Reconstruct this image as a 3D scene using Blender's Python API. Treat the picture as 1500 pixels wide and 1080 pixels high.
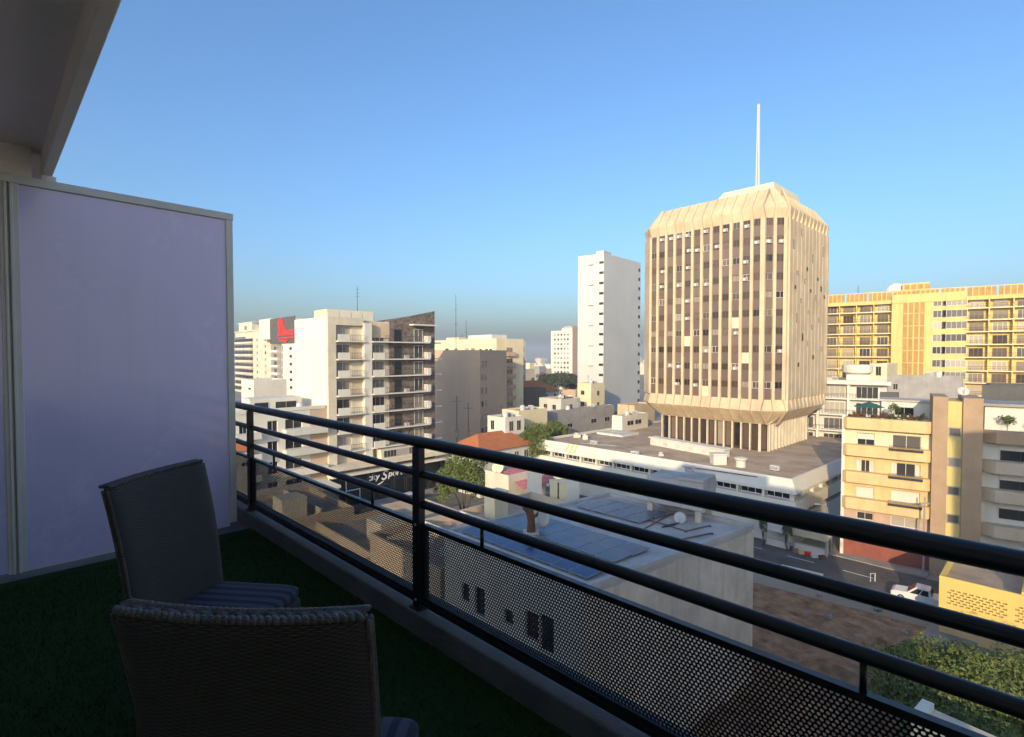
import bpy, bmesh, math, random
import numpy as np
from mathutils import Vector, Matrix
for o in list(bpy.data.objects): bpy.data.objects.remove(o)
random.seed(7); rng = np.random.default_rng(7)
sc = bpy.context.scene; COL = sc.collection
rad = math.radians
# ---------------------------------------------------------------- camera, sky, sun, exposure
EYE = 25.0; FPX = 765.0; PITCH = math.atan(21.5/FPX)
cam = bpy.data.cameras.new('camera'); camo = bpy.data.objects.new('camera', cam); COL.objects.link(camo)
camo.location = (0, 0, EYE); camo.rotation_euler = (math.pi/2-PITCH, 0, 0)
cam.sensor_width = 36; cam.lens = 36*FPX/1500; cam.clip_start = 0.05; cam.clip_end = 20000
sc.camera = camo
SUN_AZ = math.atan2(-.41, -.912); SUN_EL = rad(15.8)
w = bpy.data.worlds.new('World'); sc.world = w; w.use_nodes = True
nt = w.node_tree; nt.nodes.clear()
sky = nt.nodes.new('ShaderNodeTexSky'); sky.sky_type = 'NISHITA'; sky.sun_disc = False
sky.sun_elevation = SUN_EL; sky.sun_rotation = SUN_AZ; sky.altitude = 0
sky.air_density = 1.2; sky.dust_density = 3.2; sky.ozone_density = 5.8
bg = nt.nodes.new('ShaderNodeBackground'); bg.inputs[1].default_value = 0.15
wo = nt.nodes.new('ShaderNodeOutputWorld')
nt.links.new(sky.outputs[0], bg.inputs[0]); nt.links.new(bg.outputs[0], wo.inputs[0])
sl = bpy.data.lights.new('sun', 'SUN'); sl.energy = 2.4; sl.angle = rad(.5); sl.color = (1, .80, .53)
so = bpy.data.objects.new('sun', sl); COL.objects.link(so)
sd = Vector((.41*math.cos(SUN_EL), .912*math.cos(SUN_EL), -math.sin(SUN_EL)))
so.rotation_euler = sd.to_track_quat('-Z', 'Y').to_euler(); so.location = (-30, -60, 80)
sc.view_settings.view_transform = 'Standard'; sc.view_settings.look = 'None'
sc.view_settings.gamma = 1; sc.view_settings.exposure = 0.93; sc.view_settings.use_curve_mapping = False
# ---------------------------------------------------------------- rays and frames
def ray(px, py):
    a = (px-750)/FPX; b = (540-py)/FPX; c, s = math.cos(PITCH), math.sin(PITCH)
    return Vector((a, c+b*s, -s+b*c))
def at(px, py, Y):
    d = ray(px, py); return Vector((0, 0, EYE))+d*(Y/d.y)
def onz(px, py, z):
    d = ray(px, py); return Vector((0, 0, EYE))+d*((z-EYE)/d.z)
def V2(v): return Vector((v[0], v[1]))
class Frame:
    def __init__(s, o, u):
        s.o = V2(o); s.u = V2(u).normalized(); s.n = Vector((s.u.y, -s.u.x)); s.rot = math.atan2(s.u.y, s.u.x)
    def P(s, a, d, z):
        q = s.o+s.u*a+s.n*d; return Vector((q.x, q.y, z))
    def s(s_, px, py=519, d=0):
        r = ray(px, py); k = r.x/r.y; o = s_.o+s_.n*d
        return (k*o.y-o.x)/(s_.u.x-k*s_.u.y)
    def z(s_, a, py, d=0):
        q = s_.o+s_.u*a+s_.n*d; return at(750, py, q.y).z
U1 = Vector((.686, -.728)); U2 = Vector((.728, .686))
def udir(off): return Vector((off, FPX)).normalized()
# ---------------------------------------------------------------- mesh builder
class MB:
    def __init__(s): s.v = []; s.f = []; s.m = []
    def add(s, vs, fs, mi=0):
        k = len(s.v); s.v += [tuple(v) for v in vs]
        for f in fs: s.f.append(tuple(i+k for i in f)); s.m.append(mi)
        return s
    def hexa(s, p, mi=0):
        return s.add(p, [(3,2,1,0),(4,5,6,7),(0,1,5,4),(1,2,6,5),(2,3,7,6),(3,0,4,7)], mi)
    def fbox(s, F, a0, a1, d0, d1, z0, z1, mi=0):
        return s.hexa([F.P(a0,d1,z0),F.P(a1,d1,z0),F.P(a1,d0,z0),F.P(a0,d0,z0),F.P(a0,d1,z1),F.P(a1,d1,z1),F.P(a1,d0,z1),F.P(a0,d0,z1)], mi)
    def box(s, x0, x1, y0, y1, z0, z1, mi=0):
        return s.hexa([(x0,y0,z0),(x1,y0,z0),(x1,y1,z0),(x0,y1,z0),(x0,y0,z1),(x1,y0,z1),(x1,y1,z1),(x0,y1,z1)], mi)
    def prism(s, poly, z0, z1, mi=0, top=None):
        n = len(poly); t = top or poly
        vs = [(p[0],p[1],z0) for p in poly]+[(p[0],p[1],z1) for p in t]
        fs = [tuple(range(n-1,-1,-1)), tuple(range(n,2*n))]+[(i,(i+1)%n,n+(i+1)%n,n+i) for i in range(n)]
        return s.add(vs, fs, mi)
    def loft(s, rings, mi=0, caps=True):
        n = len(rings[0]); vs = [v for r in rings for v in r]; fs = []
        for k in range(len(rings)-1):
            for i in range(n):
                j = (i+1)%n; fs.append((k*n+i,k*n+j,(k+1)*n+j,(k+1)*n+i))
        if caps: fs += [tuple(range(n-1,-1,-1)), tuple(range((len(rings)-1)*n, len(rings)*n))]
        return s.add(vs, fs, mi)
    def tube(s, pts, r, n=8, mi=0, caps=True):
        pts = [Vector(p) for p in pts]; rs = r if isinstance(r, (list, tuple)) else [r]*len(pts); rings = []
        for i, p in enumerate(pts):
            t = (pts[min(i+1,len(pts)-1)]-pts[max(i-1,0)]).normalized()
            a = Vector((0,0,1)) if abs(t.z) < .9 else Vector((1,0,0))
            x = t.cross(a).normalized(); y = x.cross(t).normalized()
            rings.append([p+(x*math.cos(2*math.pi*k/n)-y*math.sin(2*math.pi*k/n))*rs[i] for k in range(n)])
        return s.loft([r_[::-1] for r_ in rings], mi, caps)
    def lathe(s, prof, c, n=14, mi=0):
        return s.loft([[(c[0]+r*math.cos(2*math.pi*k/n), c[1]+r*math.sin(2*math.pi*k/n), c[2]+z) for k in range(n)] for r, z in prof], mi)
    def wall(s, F, a0, a1, z0, z1, ops, dep=.25, d=0, mi=0):
        xs = sorted({a0,a1}|{o[0] for o in ops}|{o[1] for o in ops}); zs = sorted({z0,z1}|{o[2] for o in ops}|{o[3] for o in ops})
        xs = [x for x in xs if a0-1e-6 <= x <= a1+1e-6]; zs = [z for z in zs if z0-1e-6 <= z <= z1+1e-6]
        for i in range(len(xs)-1):
            for j in range(len(zs)-1):
                cx, cz = (xs[i]+xs[i+1])/2, (zs[j]+zs[j+1])/2
                if any(o[0] < cx < o[1] and o[2] < cz < o[3] for o in ops): continue
                s.add([F.P(xs[i],d,zs[j]),F.P(xs[i+1],d,zs[j]),F.P(xs[i+1],d,zs[j+1]),F.P(xs[i],d,zs[j+1])], [(0,1,2,3)], mi)
        for o in ops:
            q = [(o[0],o[2]),(o[1],o[2]),(o[1],o[3]),(o[0],o[3])]
            for k in range(4):
                (x, z), (x2, z2) = q[k], q[(k+1)%4]
                s.add([F.P(x,d,z),F.P(x,d-dep,z),F.P(x2,d-dep,z2),F.P(x2,d,z2)], [(0,1,2,3)], mi)
        b = [F.P(a0,d,z0),F.P(a1,d,z0),F.P(a1,d,z1),F.P(a0,d,z1)]; c = [F.P(a0,d-dep,z0),F.P(a1,d-dep,z0),F.P(a1,d-dep,z1),F.P(a0,d-dep,z1)]
        for k in range(4): s.add([b[k],c[k],c[(k+1)%4],b[(k+1)%4]], [(3,2,1,0)], mi)
        return s
def mesh(name, mb, mats, off=(0,0,0), smooth=False):
    me = bpy.data.meshes.new(name); o = Vector(off)
    me.from_pydata([(v[0]-o.x, v[1]-o.y, v[2]-o.z) for v in mb.v], [], mb.f)
    for m in (mats if isinstance(mats, (list, tuple)) else [mats]): me.materials.append(m)
    me.polygons.foreach_set('material_index', mb.m)
    if smooth: me.polygons.foreach_set('use_smooth', [True]*len(me.polygons))
    me.update(); return me
def wloc(o):
    v = Vector((0,0,0))
    while o is not None: v += o.location; o = o.parent
    return v
def mk(name, mb, mats, parent=None, smooth=False, label=None, bevel=0):
    c = Vector((0,0,0))
    if parent is not None: c = wloc(parent)
    o = bpy.data.objects.new(name, mesh(name, mb, mats, c, smooth)); COL.objects.link(o)
    if parent is not None: o.parent = parent
    if label: o['label'] = label
    if bevel:
        b = o.modifiers.new('bevel', 'BEVEL'); b.width = bevel; b.segments = 2; b.limit_method = 'ANGLE'
    return o
def tag(o, label, cat, group=None):
    o['label'] = label; o['category'] = cat
    if group: o['group'] = group
    return o
def thing(name, label, cat, loc, group=None):
    o = bpy.data.objects.new(name, None); COL.objects.link(o); o.location = loc; o.empty_display_size = .3
    return tag(o, label, cat, group)
def top(name, mb, mats, label, cat, group=None, smooth=False, bevel=0):     # a thing that is one mesh, origin at its base
    a = np.array(mb.v); c = Vector(((a[:,0].min()+a[:,0].max())/2, (a[:,1].min()+a[:,1].max())/2, a[:,2].min()))
    o = bpy.data.objects.new(name, mesh(name, mb, mats, c, smooth)); o.location = c; COL.objects.link(o)
    if bevel:
        b = o.modifiers.new('bevel', 'BEVEL'); b.width = bevel; b.segments = 2; b.limit_method = 'ANGLE'
    return tag(o, label, cat, group)
def struct(name, mb, mats, kind='structure', smooth=False):
    o = bpy.data.objects.new(name, mesh(name, mb, mats, (0,0,0), smooth)); COL.objects.link(o); o['kind'] = kind; return o
def inst(name, me, parent, pos, rot=0.0, scale=None):
    o = bpy.data.objects.new(name, me); COL.objects.link(o); o.parent = parent
    o.location = Vector(pos)-wloc(parent); o.rotation_euler = (0, 0, rot)
    if scale: o.scale = scale
    return o
# ---------------------------------------------------------------- materials
def nodes(name):
    m = bpy.data.materials.new(name); m.use_nodes = True; t = m.node_tree; b = t.nodes['Principled BSDF']; return m, t, b
def mathn(t, op, a, b=None, c=None):
    n = t.nodes.new('ShaderNodeMath'); n.operation = op
    for i, x in enumerate((a, b, c)):
        if x is None: continue
        if isinstance(x, (int, float)): n.inputs[i].default_value = x
        else: t.links.new(x, n.inputs[i])
    return n.outputs[0]
def mixc(t, fac, a, b, mode='MIX'):
    n = t.nodes.new('ShaderNodeMix'); n.data_type = 'RGBA'; n.blend_type = mode
    for k, x in ((0, fac), (6, a), (7, b)):
        if isinstance(x, (int, float)): n.inputs[k].default_value = x
        elif isinstance(x, tuple): n.inputs[k].default_value = (*x, 1)
        else: t.links.new(x, n.inputs[k])
    return n.outputs[2]
def noise(t, vec, scale, detail=4, rough=.55):
    n = t.nodes.new('ShaderNodeTexNoise'); n.inputs['Scale'].default_value = scale; n.inputs['Detail'].default_value = detail; n.inputs['Roughness'].default_value = rough
    if vec is not None: t.links.new(vec, n.inputs['Vector'])
    return n.outputs[0]
def scaled(t, vec, s):
    n = t.nodes.new('ShaderNodeVectorMath'); n.operation = 'MULTIPLY'; t.links.new(vec, n.inputs[0]); n.inputs[1].default_value = s; return n.outputs[0]
def ramp(t, fac, stops, const=False):
    n = t.nodes.new('ShaderNodeValToRGB'); t.links.new(fac, n.inputs[0]); cr = n.color_ramp
    if const: cr.interpolation = 'CONSTANT'
    while len(cr.elements) < len(stops): cr.elements.new(.5)
    for e, (p, c) in zip(cr.elements, stops): e.position = p; e.color = (*c, 1) if isinstance(c, tuple) else (c, c, c, 1)
    return n.outputs[0]
def bumpn(t, b, h, st, dist=.02):
    n = t.nodes.new('ShaderNodeBump'); n.inputs['Strength'].default_value = st; n.inputs['Distance'].default_value = dist
    t.links.new(h, n.inputs['Height']); t.links.new(n.outputs[0], b.inputs['Normal'])
def M(name, col, rough=.85, var=.18, scale=.7, bump=.25, streak=0.0, dirt=None, metal=0, fine=18., spec=.3, coat=0, sfreq=1.6):
    m, t, b = nodes(name); g = t.nodes.new('ShaderNodeNewGeometry').outputs['Position']
    lo = tuple(c*(1-var) for c in col); hi = tuple(min(1, c*(1+var*.8)) for c in col)
    n1 = noise(t, g, scale, 6, .62); c = mixc(t, ramp(t, n1, [(.3, 0.), (.7, 1.)]), lo, hi)
    if streak:
        s = noise(t, scaled(t, g, (sfreq, sfreq, sfreq*.09)), 1.0, 7, .68)
        dk = dirt or tuple(x*.45 for x in col)
        c = mixc(t, mathn(t, 'MULTIPLY', ramp(t, s, [(.48, 0.), (.75, 1.)]), streak), c, dk)
    nf = noise(t, g, fine, 3)
    c = mixc(t, .12, c, mixc(t, nf, (0,0,0), (1,1,1)), 'OVERLAY')
    t.links.new(c, b.inputs['Base Color']); b.inputs['Roughness'].default_value = rough; b.inputs['Metallic'].default_value = metal
    b.inputs['Specular IOR Level'].default_value = spec; b.inputs['Coat Weight'].default_value = coat
    if bump: bumpn(t, b, nf, bump)
    return m
def glassm(name, stops, rough=.08, tint=None):
    m, t, b = nodes(name); oi = t.nodes.new('ShaderNodeObjectInfo').outputs['Random']
    t.links.new(ramp(t, oi, stops, True), b.inputs['Base Color']); b.inputs['Roughness'].default_value = rough
    b.inputs['Specular IOR Level'].default_value = .6
    g = t.nodes.new('ShaderNodeNewGeometry').outputs['Position']; bumpn(t, b, noise(t, g, 1.5, 2), .05, .01)
    return m
MT = {}
def m_(k): return MT[k]
MT['cream'] = M('cream_concrete', (.62,.485,.315), streak=.35, dirt=(.38,.25,.15), scale=.25)
MT['cream2'] = M('pale_cream_render', (.66,.58,.44), streak=.15, scale=.3)
MT['white'] = M('white_render', (.70,.66,.56), var=.09, streak=.3, dirt=(.5,.46,.4), scale=.25)
MT['offwhite'] = M('offwhite_render', (.60,.57,.50), var=.1, streak=.2, dirt=(.4,.35,.28), scale=.3)
MT['coolwhite'] = M('cool_white_render', (.58,.57,.53), var=.08, streak=.3, dirt=(.5,.5,.48), scale=.1)
MT['yellow'] = M('yellow_render', (.68,.52,.20), var=.1, streak=.4, scale=.3)
MT['yellow2'] = M('warm_yellow_render', (.70,.50,.24), var=.1, streak=.35, scale=.5)
MT['paleyellow'] = M('pale_yellow_render', (.74,.64,.42), var=.08, streak=.12, scale=.4)
MT['bright_yellow'] = M('bright_yellow_paint', (.76,.56,.17), var=.07, streak=.1, scale=.5)
MT['ochre'] = M('ochre_panel', (.44,.26,.09), var=.15, scale=.8)
MT['brownwall'] = M('brown_render', (.42,.29,.18), var=.12, streak=.15, scale=.5)
MT['taupe'] = M('taupe_render', (.56,.41,.29), var=.07, streak=.12, scale=.2)
MT['tan'] = M('tan_render', (.55,.44,.31), var=.12, streak=.15, scale=.4)
MT['pinkwall'] = M('pinkish_render', (.55,.38,.27), var=.12, streak=.2)
MT['grey'] = M('grey_concrete', (.34,.32,.30), var=.18, streak=.25, scale=.5)
MT['darkgrey'] = M('dark_grey_render', (.11,.105,.095), var=.2, streak=.2)
MT['redwall'] = M('red_render', (.28,.09,.06), var=.2)
MT['stained'] = M('stained_concrete_wall', (.66,.54,.42), var=.22, streak=.75, dirt=(.38,.285,.2), scale=.45, bump=.4, sfreq=.9)
MT['roofgrey'] = M('grey_roof_felt', (.50,.45,.40), var=.25, scale=.5, rough=.9)
MT['roofbrown'] = M('dusty_brown_roof', (.46,.35,.245), var=.3, scale=.3, rough=.95)
MT['rooftan'] = M('dusty_tan_roof', (.44,.36,.27), var=.25, scale=.5, rough=.95)
MT['asphalt'] = M('asphalt', (.12,.112,.10), var=.3, scale=.3, rough=.9)
MT['pavement'] = M('pavement_concrete', (.30,.27,.23), var=.25, scale=.5)
MT['dirt'] = M('bare_reddish_earth', (.33,.19,.10), var=.55, scale=.8, rough=1, bump=1.0, fine=5.)
MT['ground'] = M('dusty_ground', (.33,.28,.21), var=.3, scale=.05, rough=1)
MT['paint'] = M('road_paint', (.7,.7,.66), var=.2, scale=3)
MT['stone'] = None
MT['rust'] = M('rusted_metal', (.16,.075,.04), var=.5, scale=6, rough=.9)
MT['pipe'] = M('reddish_pipe', (.22,.11,.09), var=.2)
MT['metal'] = M('galvanised_metal', (.5,.5,.5), var=.15, rough=.45, metal=.7)
MT['darkmetal'] = M('dark_metal', (.04,.04,.045), var=.2, rough=.5)
MT['acwhite'] = M('air_conditioner_white', (.68,.66,.62), var=.1, rough=.5)
MT['black'] = M('black_paint', (.012,.012,.013), var=.2, rough=.45)
MT['red'] = M('red_paint', (.72,.03,.025), var=.1, rough=.5)
MT['pink'] = M('faded_pink_sheet', (.45,.16,.17), var=.3, scale=2)
MT['blue'] = M('blue_plastic', (.03,.10,.26), var=.15, rough=.45)
MT['green_awning'] = M('green_canvas', (.03,.12,.10), var=.15)
MT['beige_awning'] = M('beige_canvas', (.46,.37,.24), var=.12)
MT['curtain'] = M('pale_shutter', (.68,.63,.54), var=.05, rough=.6)
MT['frame'] = M('window_frame', (.45,.42,.38), var=.1, rough=.5)
MT['framewhite'] = M('white_window_frame', (.75,.73,.7), var=.05, rough=.4)
MT['framedark'] = M('dark_window_frame', (.06,.055,.05), var=.1, rough=.4)
MT['glass'] = glassm('window_glass', [(0,(.05,.05,.048)),(.25,(.12,.11,.10)),(.5,(.24,.215,.18)),(.75,(.42,.38,.31))])
MT['glassdark'] = glassm('dark_glass', [(0,(.012,.013,.015)),(.6,(.03,.03,.03))])
MT['glassbrown'] = glassm('bronze_glass', [(0,(.075,.05,.035)),(.3,(.11,.075,.052)),(.55,(.16,.115,.08)),(.72,(.05,.035,.028)),(.82,(.3,.24,.18)),(.95,(.02,.016,.014))], .12)
MT['spandrel'] = glassm('bronze_spandrel', [(0,(.155,.108,.08)),(.35,(.185,.132,.1)),(.7,(.14,.1,.08)),(.93,(.21,.155,.12))], .35)
MT['trunk'] = M('bark', (.10,.075,.05), var=.3, scale=4, bump=.8)
def tiles():
    m, t, b = nodes('orange_roof_tiles'); g = t.nodes.new('ShaderNodeNewGeometry').outputs['Position']
    n = noise(t, g, .9, 5); c = mixc(t, n, (.36,.10,.035), (.62,.22,.08)); t.links.new(c, b.inputs['Base Color']); b.inputs['Roughness'].default_value = .9
    wv = t.nodes.new('ShaderNodeTexWave'); wv.inputs['Scale'].default_value = 3; t.links.new(g, wv.inputs['Vector']); bumpn(t, b, wv.outputs[1], .6, .05); return m
MT['tile'] = tiles()
def stonem():
    m, t, b = nodes('dark_rubble_stone'); g = t.nodes.new('ShaderNodeNewGeometry').outputs['Position']
    v = t.nodes.new('ShaderNodeTexVoronoi'); v.inputs['Scale'].default_value = 2.6; t.links.new(g, v.inputs['Vector'])
    c = mixc(t, v.outputs['Color'], (.085,.066,.055), (.25,.195,.16)); t.links.new(c, b.inputs['Base Color']); b.inputs['Roughness'].default_value = .9
    bumpn(t, b, v.outputs['Distance'], .7, .05); return m
MT['stone'] = stonem()
def leafm(name, a, b_, tr=.25):
    m, t, b = nodes(name); g = t.nodes.new('ShaderNodeNewGeometry')
    c = mixc(t, noise(t, g.outputs['Position'], .7, 3), a, b_); c = mixc(t, mathn(t, 'MULTIPLY', g.outputs['Random Per Island'], .5), c, tuple(x*1.6 for x in b_))
    t.links.new(c, b.inputs['Base Color']); b.inputs['Roughness'].default_value = .6; b.inputs['Specular IOR Level'].default_value = .25
    tn = t.nodes.new('ShaderNodeBsdfTranslucent'); t.links.new(c, tn.inputs[0]); mx = t.nodes.new('ShaderNodeMixShader'); mx.inputs[0].default_value = tr
    o = t.nodes['Material Output']; t.links.new(b.outputs[0], mx.inputs[1]); t.links.new(tn.outputs[0], mx.inputs[2]); t.links.new(mx.outputs[0], o.inputs[0]); return m
MT['leaf'] = leafm('tree_leaves', (.05,.08,.02), (.11,.15,.04))
MT['leaf2'] = leafm('bright_leaves', (.085,.12,.03), (.19,.22,.065))
MT['leafdry'] = leafm('dry_shrub_leaves', (.10,.07,.035), (.20,.10,.05))
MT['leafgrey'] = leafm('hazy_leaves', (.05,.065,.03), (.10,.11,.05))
# ================================================================ the balcony and the building that carries it
FL = EYE-1.5
FBAL = Frame((0,0), (.7117,-.7025))
def bb(mb, D0, D1, t0, t1, z0, z1, mi=0): return mb.fbox(FBAL, -t1, -t0, -D1, -D0, z0, z1, mi)
def BP(D, t, z): return FBAL.P(-t, -D, z)
MT['soffit'] = M('painted_soffit', (.84,.74,.64), var=.06, scale=1.5, streak=.05, fine=40)
MT['fascia'] = M('painted_fascia', (.86,.78,.68), var=.06, scale=2, streak=.2, fine=40)
MT['kerb'] = M('painted_concrete_kerb', (.14,.14,.145), var=.25, scale=4, streak=.1, rough=.6, fine=60)
host = thing('apartment_block', 'tall apartment block whose shaded balcony with green turf looks over the city', 'building', BP(-8,0,0))
m = MB(); bb(m,-14,1.0,-10.5,21.5,0,FL-.25); mk('lower_wall', m, MT['offwhite'], host)
m = MB(); bb(m,-14,1.80,-10.5,21.5,FL-.25,FL-.02); mk('balcony_slab', m, MT['kerb'], host)
m = MB(); bb(m,1.597,1.80,-10.5,21.5,FL-.02,FL+.115); mk('kerb', m, MT['kerb'], host, bevel=.008)
m = MB(); bb(m,-14,-1.5,-10.5,21.5,FL-.02,EYE+1.41); mk('back_wall', m, MT['soffit'], host)
m = MB(); bb(m,-1.498,-1.44,-1.6,3.4,FL,FL+2.3); mk('sliding_door', m, [MT['curtain']], host)
m = MB(); bb(m,-14,.315,-10.5,21.5,EYE+1.41,29.6); mk('upper_wall', m, MT['soffit'], host)
m = MB(); bb(m,.315,.372,-10.5,21.5,EYE+1.25,EYE+1.75); mk('edge_beam', m, MT['fascia'], host, bevel=.006)
m = MB(); bb(m,.372,.3756,-10.5,21.5,EYE+1.27,EYE+1.70); mk('drip_edge', m, MT['fascia'], host)
m = MB(); bb(m,-14,-8,-6,6,29.6,33.3); mk('stair_head', m, MT['offwhite'], host)
# --- turf
K = onz(346, 768, FL); FSC = Frame((K.x,K.y), (.686,.727))
def turf():
    m, t, b = nodes('artificial_turf'); g = t.nodes.new('ShaderNodeNewGeometry')
    c = mixc(t, noise(t, g.outputs['Position'], 3, 4), (.011,.031,.007), (.026,.06,.014)); c = mixc(t, g.outputs['Random Per Island'], c, (.022,.05,.012))
    t.links.new(c, b.inputs['Base Color']); b.inputs['Roughness'].default_value = .75; b.inputs['Specular IOR Level'].default_value = .1; return m
MT['turf'] = turf()
m = MB(); bb(m,-1.43,1.595,-11.4,4.75,FL-.018,FL-.004)
n = 70000; D = rng.uniform(-1.0,1.592,n); T = rng.uniform(-.9,4.62,n); h = rng.uniform(.012,.026,n); an = rng.uniform(0,6.283,n); lean = rng.normal(0,.008,(n,2))
fu, fn = FBAL.u, FBAL.n
bx = -fn.x*D - fu.x*T; by = -fn.y*D - fu.y*T; dx = np.cos(an)*.0028; dy = np.sin(an)*.0028
vv = np.empty((n,3,3)); vv[:,0] = np.c_[bx-dx,by-dy,np.full(n,FL-.006)]; vv[:,1] = np.c_[bx+dx,by+dy,np.full(n,FL-.006)]; vv[:,2] = np.c_[bx+lean[:,0],by+lean[:,1],FL-.006+h]
k = len(m.v); m.v += [tuple(v) for v in vv.reshape(-1,3)]; m.f += [(k+3*i,k+3*i+1,k+3*i+2) for i in range(n)]; m.m += [0]*n
struct('turf', m, MT['turf'], 'stuff')
# --- privacy screen
def screenm():
    m, t, b = nodes('lavender_screen_panel'); g = t.nodes.new('ShaderNodeNewGeometry').outputs['Position']
    n = noise(t, scaled(t, g, (1.2,1.2,.5)), 1.4, 4); c = mixc(t, n, (.64,.62,.90), (.71,.68,.95))
    st = noise(t, scaled(t, g, (9.,9.,.5)), 1.0, 6, .65); sm = noise(t, g, 2.6, 7, .7)
    c = mixc(t, mathn(t, 'MULTIPLY', ramp(t, st, [(.5,0.),(.72,1.)]), .22), c, (.50,.47,.62)); c = mixc(t, mathn(t, 'MULTIPLY', ramp(t, sm, [(.52,0.),(.7,1.)]), .16), c, (.86,.84,.95))
    t.links.new(c, b.inputs['Base Color']); t.links.new(ramp(t, sm, [(.3,.10),(.7,.34)]), b.inputs['Roughness'])
    b.inputs['Specular IOR Level'].default_value = .5; b.inputs['Coat Weight'].default_value = .35; b.inputs['Coat Roughness'].default_value = .06
    bumpn(t, b, noise(t, g, 1.6, 2), .10, .03); return m
MT['screen'] = screenm(); MT['screenframe'] = M('grey_white_aluminium', (.68,.68,.62), var=.06, rough=.45, scale=3, bump=.05)
zt = EYE+1.195; s33, s19, s15, s4 = [FSC.s(p, 560) for p in (34, 20, 16, 5)]
scr = thing('privacy_screen', 'tall lavender panel screen in a grey white frame closing the balcony end', 'screen', (K.x,K.y,FL))
m = MB(); m.fbox(FSC,s33,-.055,-.012,.012,FL+.012,zt-.05); mk('panel', m, MT['screen'], scr)
m = MB(); m.fbox(FSC,s4-1.6,s4,-.012,.012,FL+.012,zt-.05); mk('panel', m, MT['screen'], scr)
m = MB(); m.fbox(FSC,-.055,0,-.025,.025,FL+.03,zt-.045); mk('stile', m, MT['screenframe'], scr, bevel=.004)
m = MB(); m.fbox(FSC,s19,s33,-.022,.022,FL,zt-.045); m.fbox(FSC,s19,s19+.018,-.03,.034,FL,zt-.046); mk('stile', m, MT['screenframe'], scr, bevel=.004)
m = MB(); m.fbox(FSC,s4,s15,-.022,.022,FL,zt-.045); m.fbox(FSC,s15-.016,s15,-.03,.034,FL,zt-.046); mk('stile', m, MT['screenframe'], scr, bevel=.004)
m = MB(); m.fbox(FSC,s15,s19,-.015,.004,FL,zt-.045); mk('joint_strip', m, MT['screenframe'], scr)
m = MB(); m.fbox(FSC,s4-1.6,.004,-.03,.03,zt-.045,zt+.012); mk('top_rail', m, MT['screenframe'], scr, bevel=.004)
m = MB(); m.fbox(FSC,s33,-.055,-.014,.016,FL,FL+.012); mk('bottom_rail', m, MT['screenframe'], scr)
# wall over the screen, up to the ceiling
sb = FSC.s(74, 245)
m = MB(); m.fbox(FSC,-4.5,sb-.10,-.10,.02,zt+.014,EYE+1.409); mk('lintel', m, MT['fascia'], host)
m = MB(); m.fbox(FSC,sb-.05,sb+.03,-.09,-.01,zt+.014,EYE+1.249); mk('bracket_post', m, MT['fascia'], host)
# --- railing
def paintm():
    m, t, b = nodes('black_railing_paint'); g = t.nodes.new('ShaderNodeNewGeometry').outputs['Position']
    n = noise(t, g, 14, 5); t.links.new(mixc(t, n, (.006,.0065,.008), (.022,.023,.028)), b.inputs['Base Color']); b.inputs['Roughness'].default_value = .38
    t.links.new(ramp(t, noise(t, g, 30, 4), [(.3,.3),(.7,.5)]), b.inputs['Roughness']); bumpn(t, b, noise(t, g, 120, 3), .15, .003); return m
MT['rail'] = paintm()
DR = 1.66; ZK = FL+.115
rl = thing('balcony_railing', 'black metal balcony railing with round rails and perforated infill panels', 'railing', BP(DR,1,ZK))
for zb, r in ((.479,.030),(.652,.0215),(.815,.0225)):
    m = MB(); m.tube([BP(DR,t,EYE-zb) for t in np.linspace(-6.5,9.2,40)], r, 20)
    mk('top_rail' if r > .025 else 'middle_rail', m, MT['rail'], rl, smooth=True)
SP = 2.54; posts = [4.88+SP, 4.88, 4.88-SP, 4.88-2*SP, 4.88-3*SP]
pm = MB(); pm.box(-.03,.03,-.02,.02,0,EYE-.479-.025-ZK); pm.box(-.045,.045,-.035,.035,.0005,.008)
pme = mesh('post', pm, MT['rail'])
bm_ = MB(); bm_.lathe([(.0,0),(.008,0),(.008,.004),(.004,.008),(0,.008)], (0,0,0), 8); bme = mesh('bolt', bm_, MT['metal'], smooth=True)
for p in posts:
    po = inst('post', pme, rl, BP(DR-.012,p,ZK), FBAL.rot)
    for z in (.05, .46):
        b_ = bpy.data.objects.new('bolt', bme); COL.objects.link(b_); b_.parent = po; b_.location = (0,-.0205,z); b_.rotation_euler = (math.pi/2,0,0)
zmt, zmb = EYE-.925, EYE-1.325
sm = MB(); sm.tube([(0,0,zmt+.008-ZK),(0,0,EYE-.815-ZK-.018)], .0095, 10); sme = mesh('strut', sm, MT['rail'], smooth=True)
for p in posts[:-1]:
    for q in (p-.5, p-SP+.5): inst('strut', sme, rl, BP(DR,q,ZK), FBAL.rot)
# perforated sheet, one bay, holes are real
PX, PZ, HR, TH = .0152, .0131, .0049, .0016
W_, H_ = SP-.10, zmt-zmb-.028
ncol, nrow = int(W_/PX), int(H_/PZ)
ang = [2*math.pi*k/12+math.pi/12 for k in range(12)]
hexo = []
for k in range(12):      # cell outline: rectangle-ish staggered cell sampled at 12 angles
    c, s_ = math.cos(ang[k]), math.sin(ang[k]); q = min(PX/2/abs(c) if abs(c) > 1e-6 else 9, PZ/2/abs(s_) if abs(s_) > 1e-6 else 9); hexo.append((c*q, s_*q))
corner = [(PX/2,PZ/2),(-PX/2,PZ/2),(-PX/2,-PZ/2),(PX/2,-PZ/2)]
outl = []
for k in range(12): outl.append(hexo[k])
ci = {1:0, 4:1, 7:2, 10:3}
for k, c in ci.items(): outl[k] = corner[c]
inn = [(HR*math.cos(a), HR*math.sin(a)) for a in ang]
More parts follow.
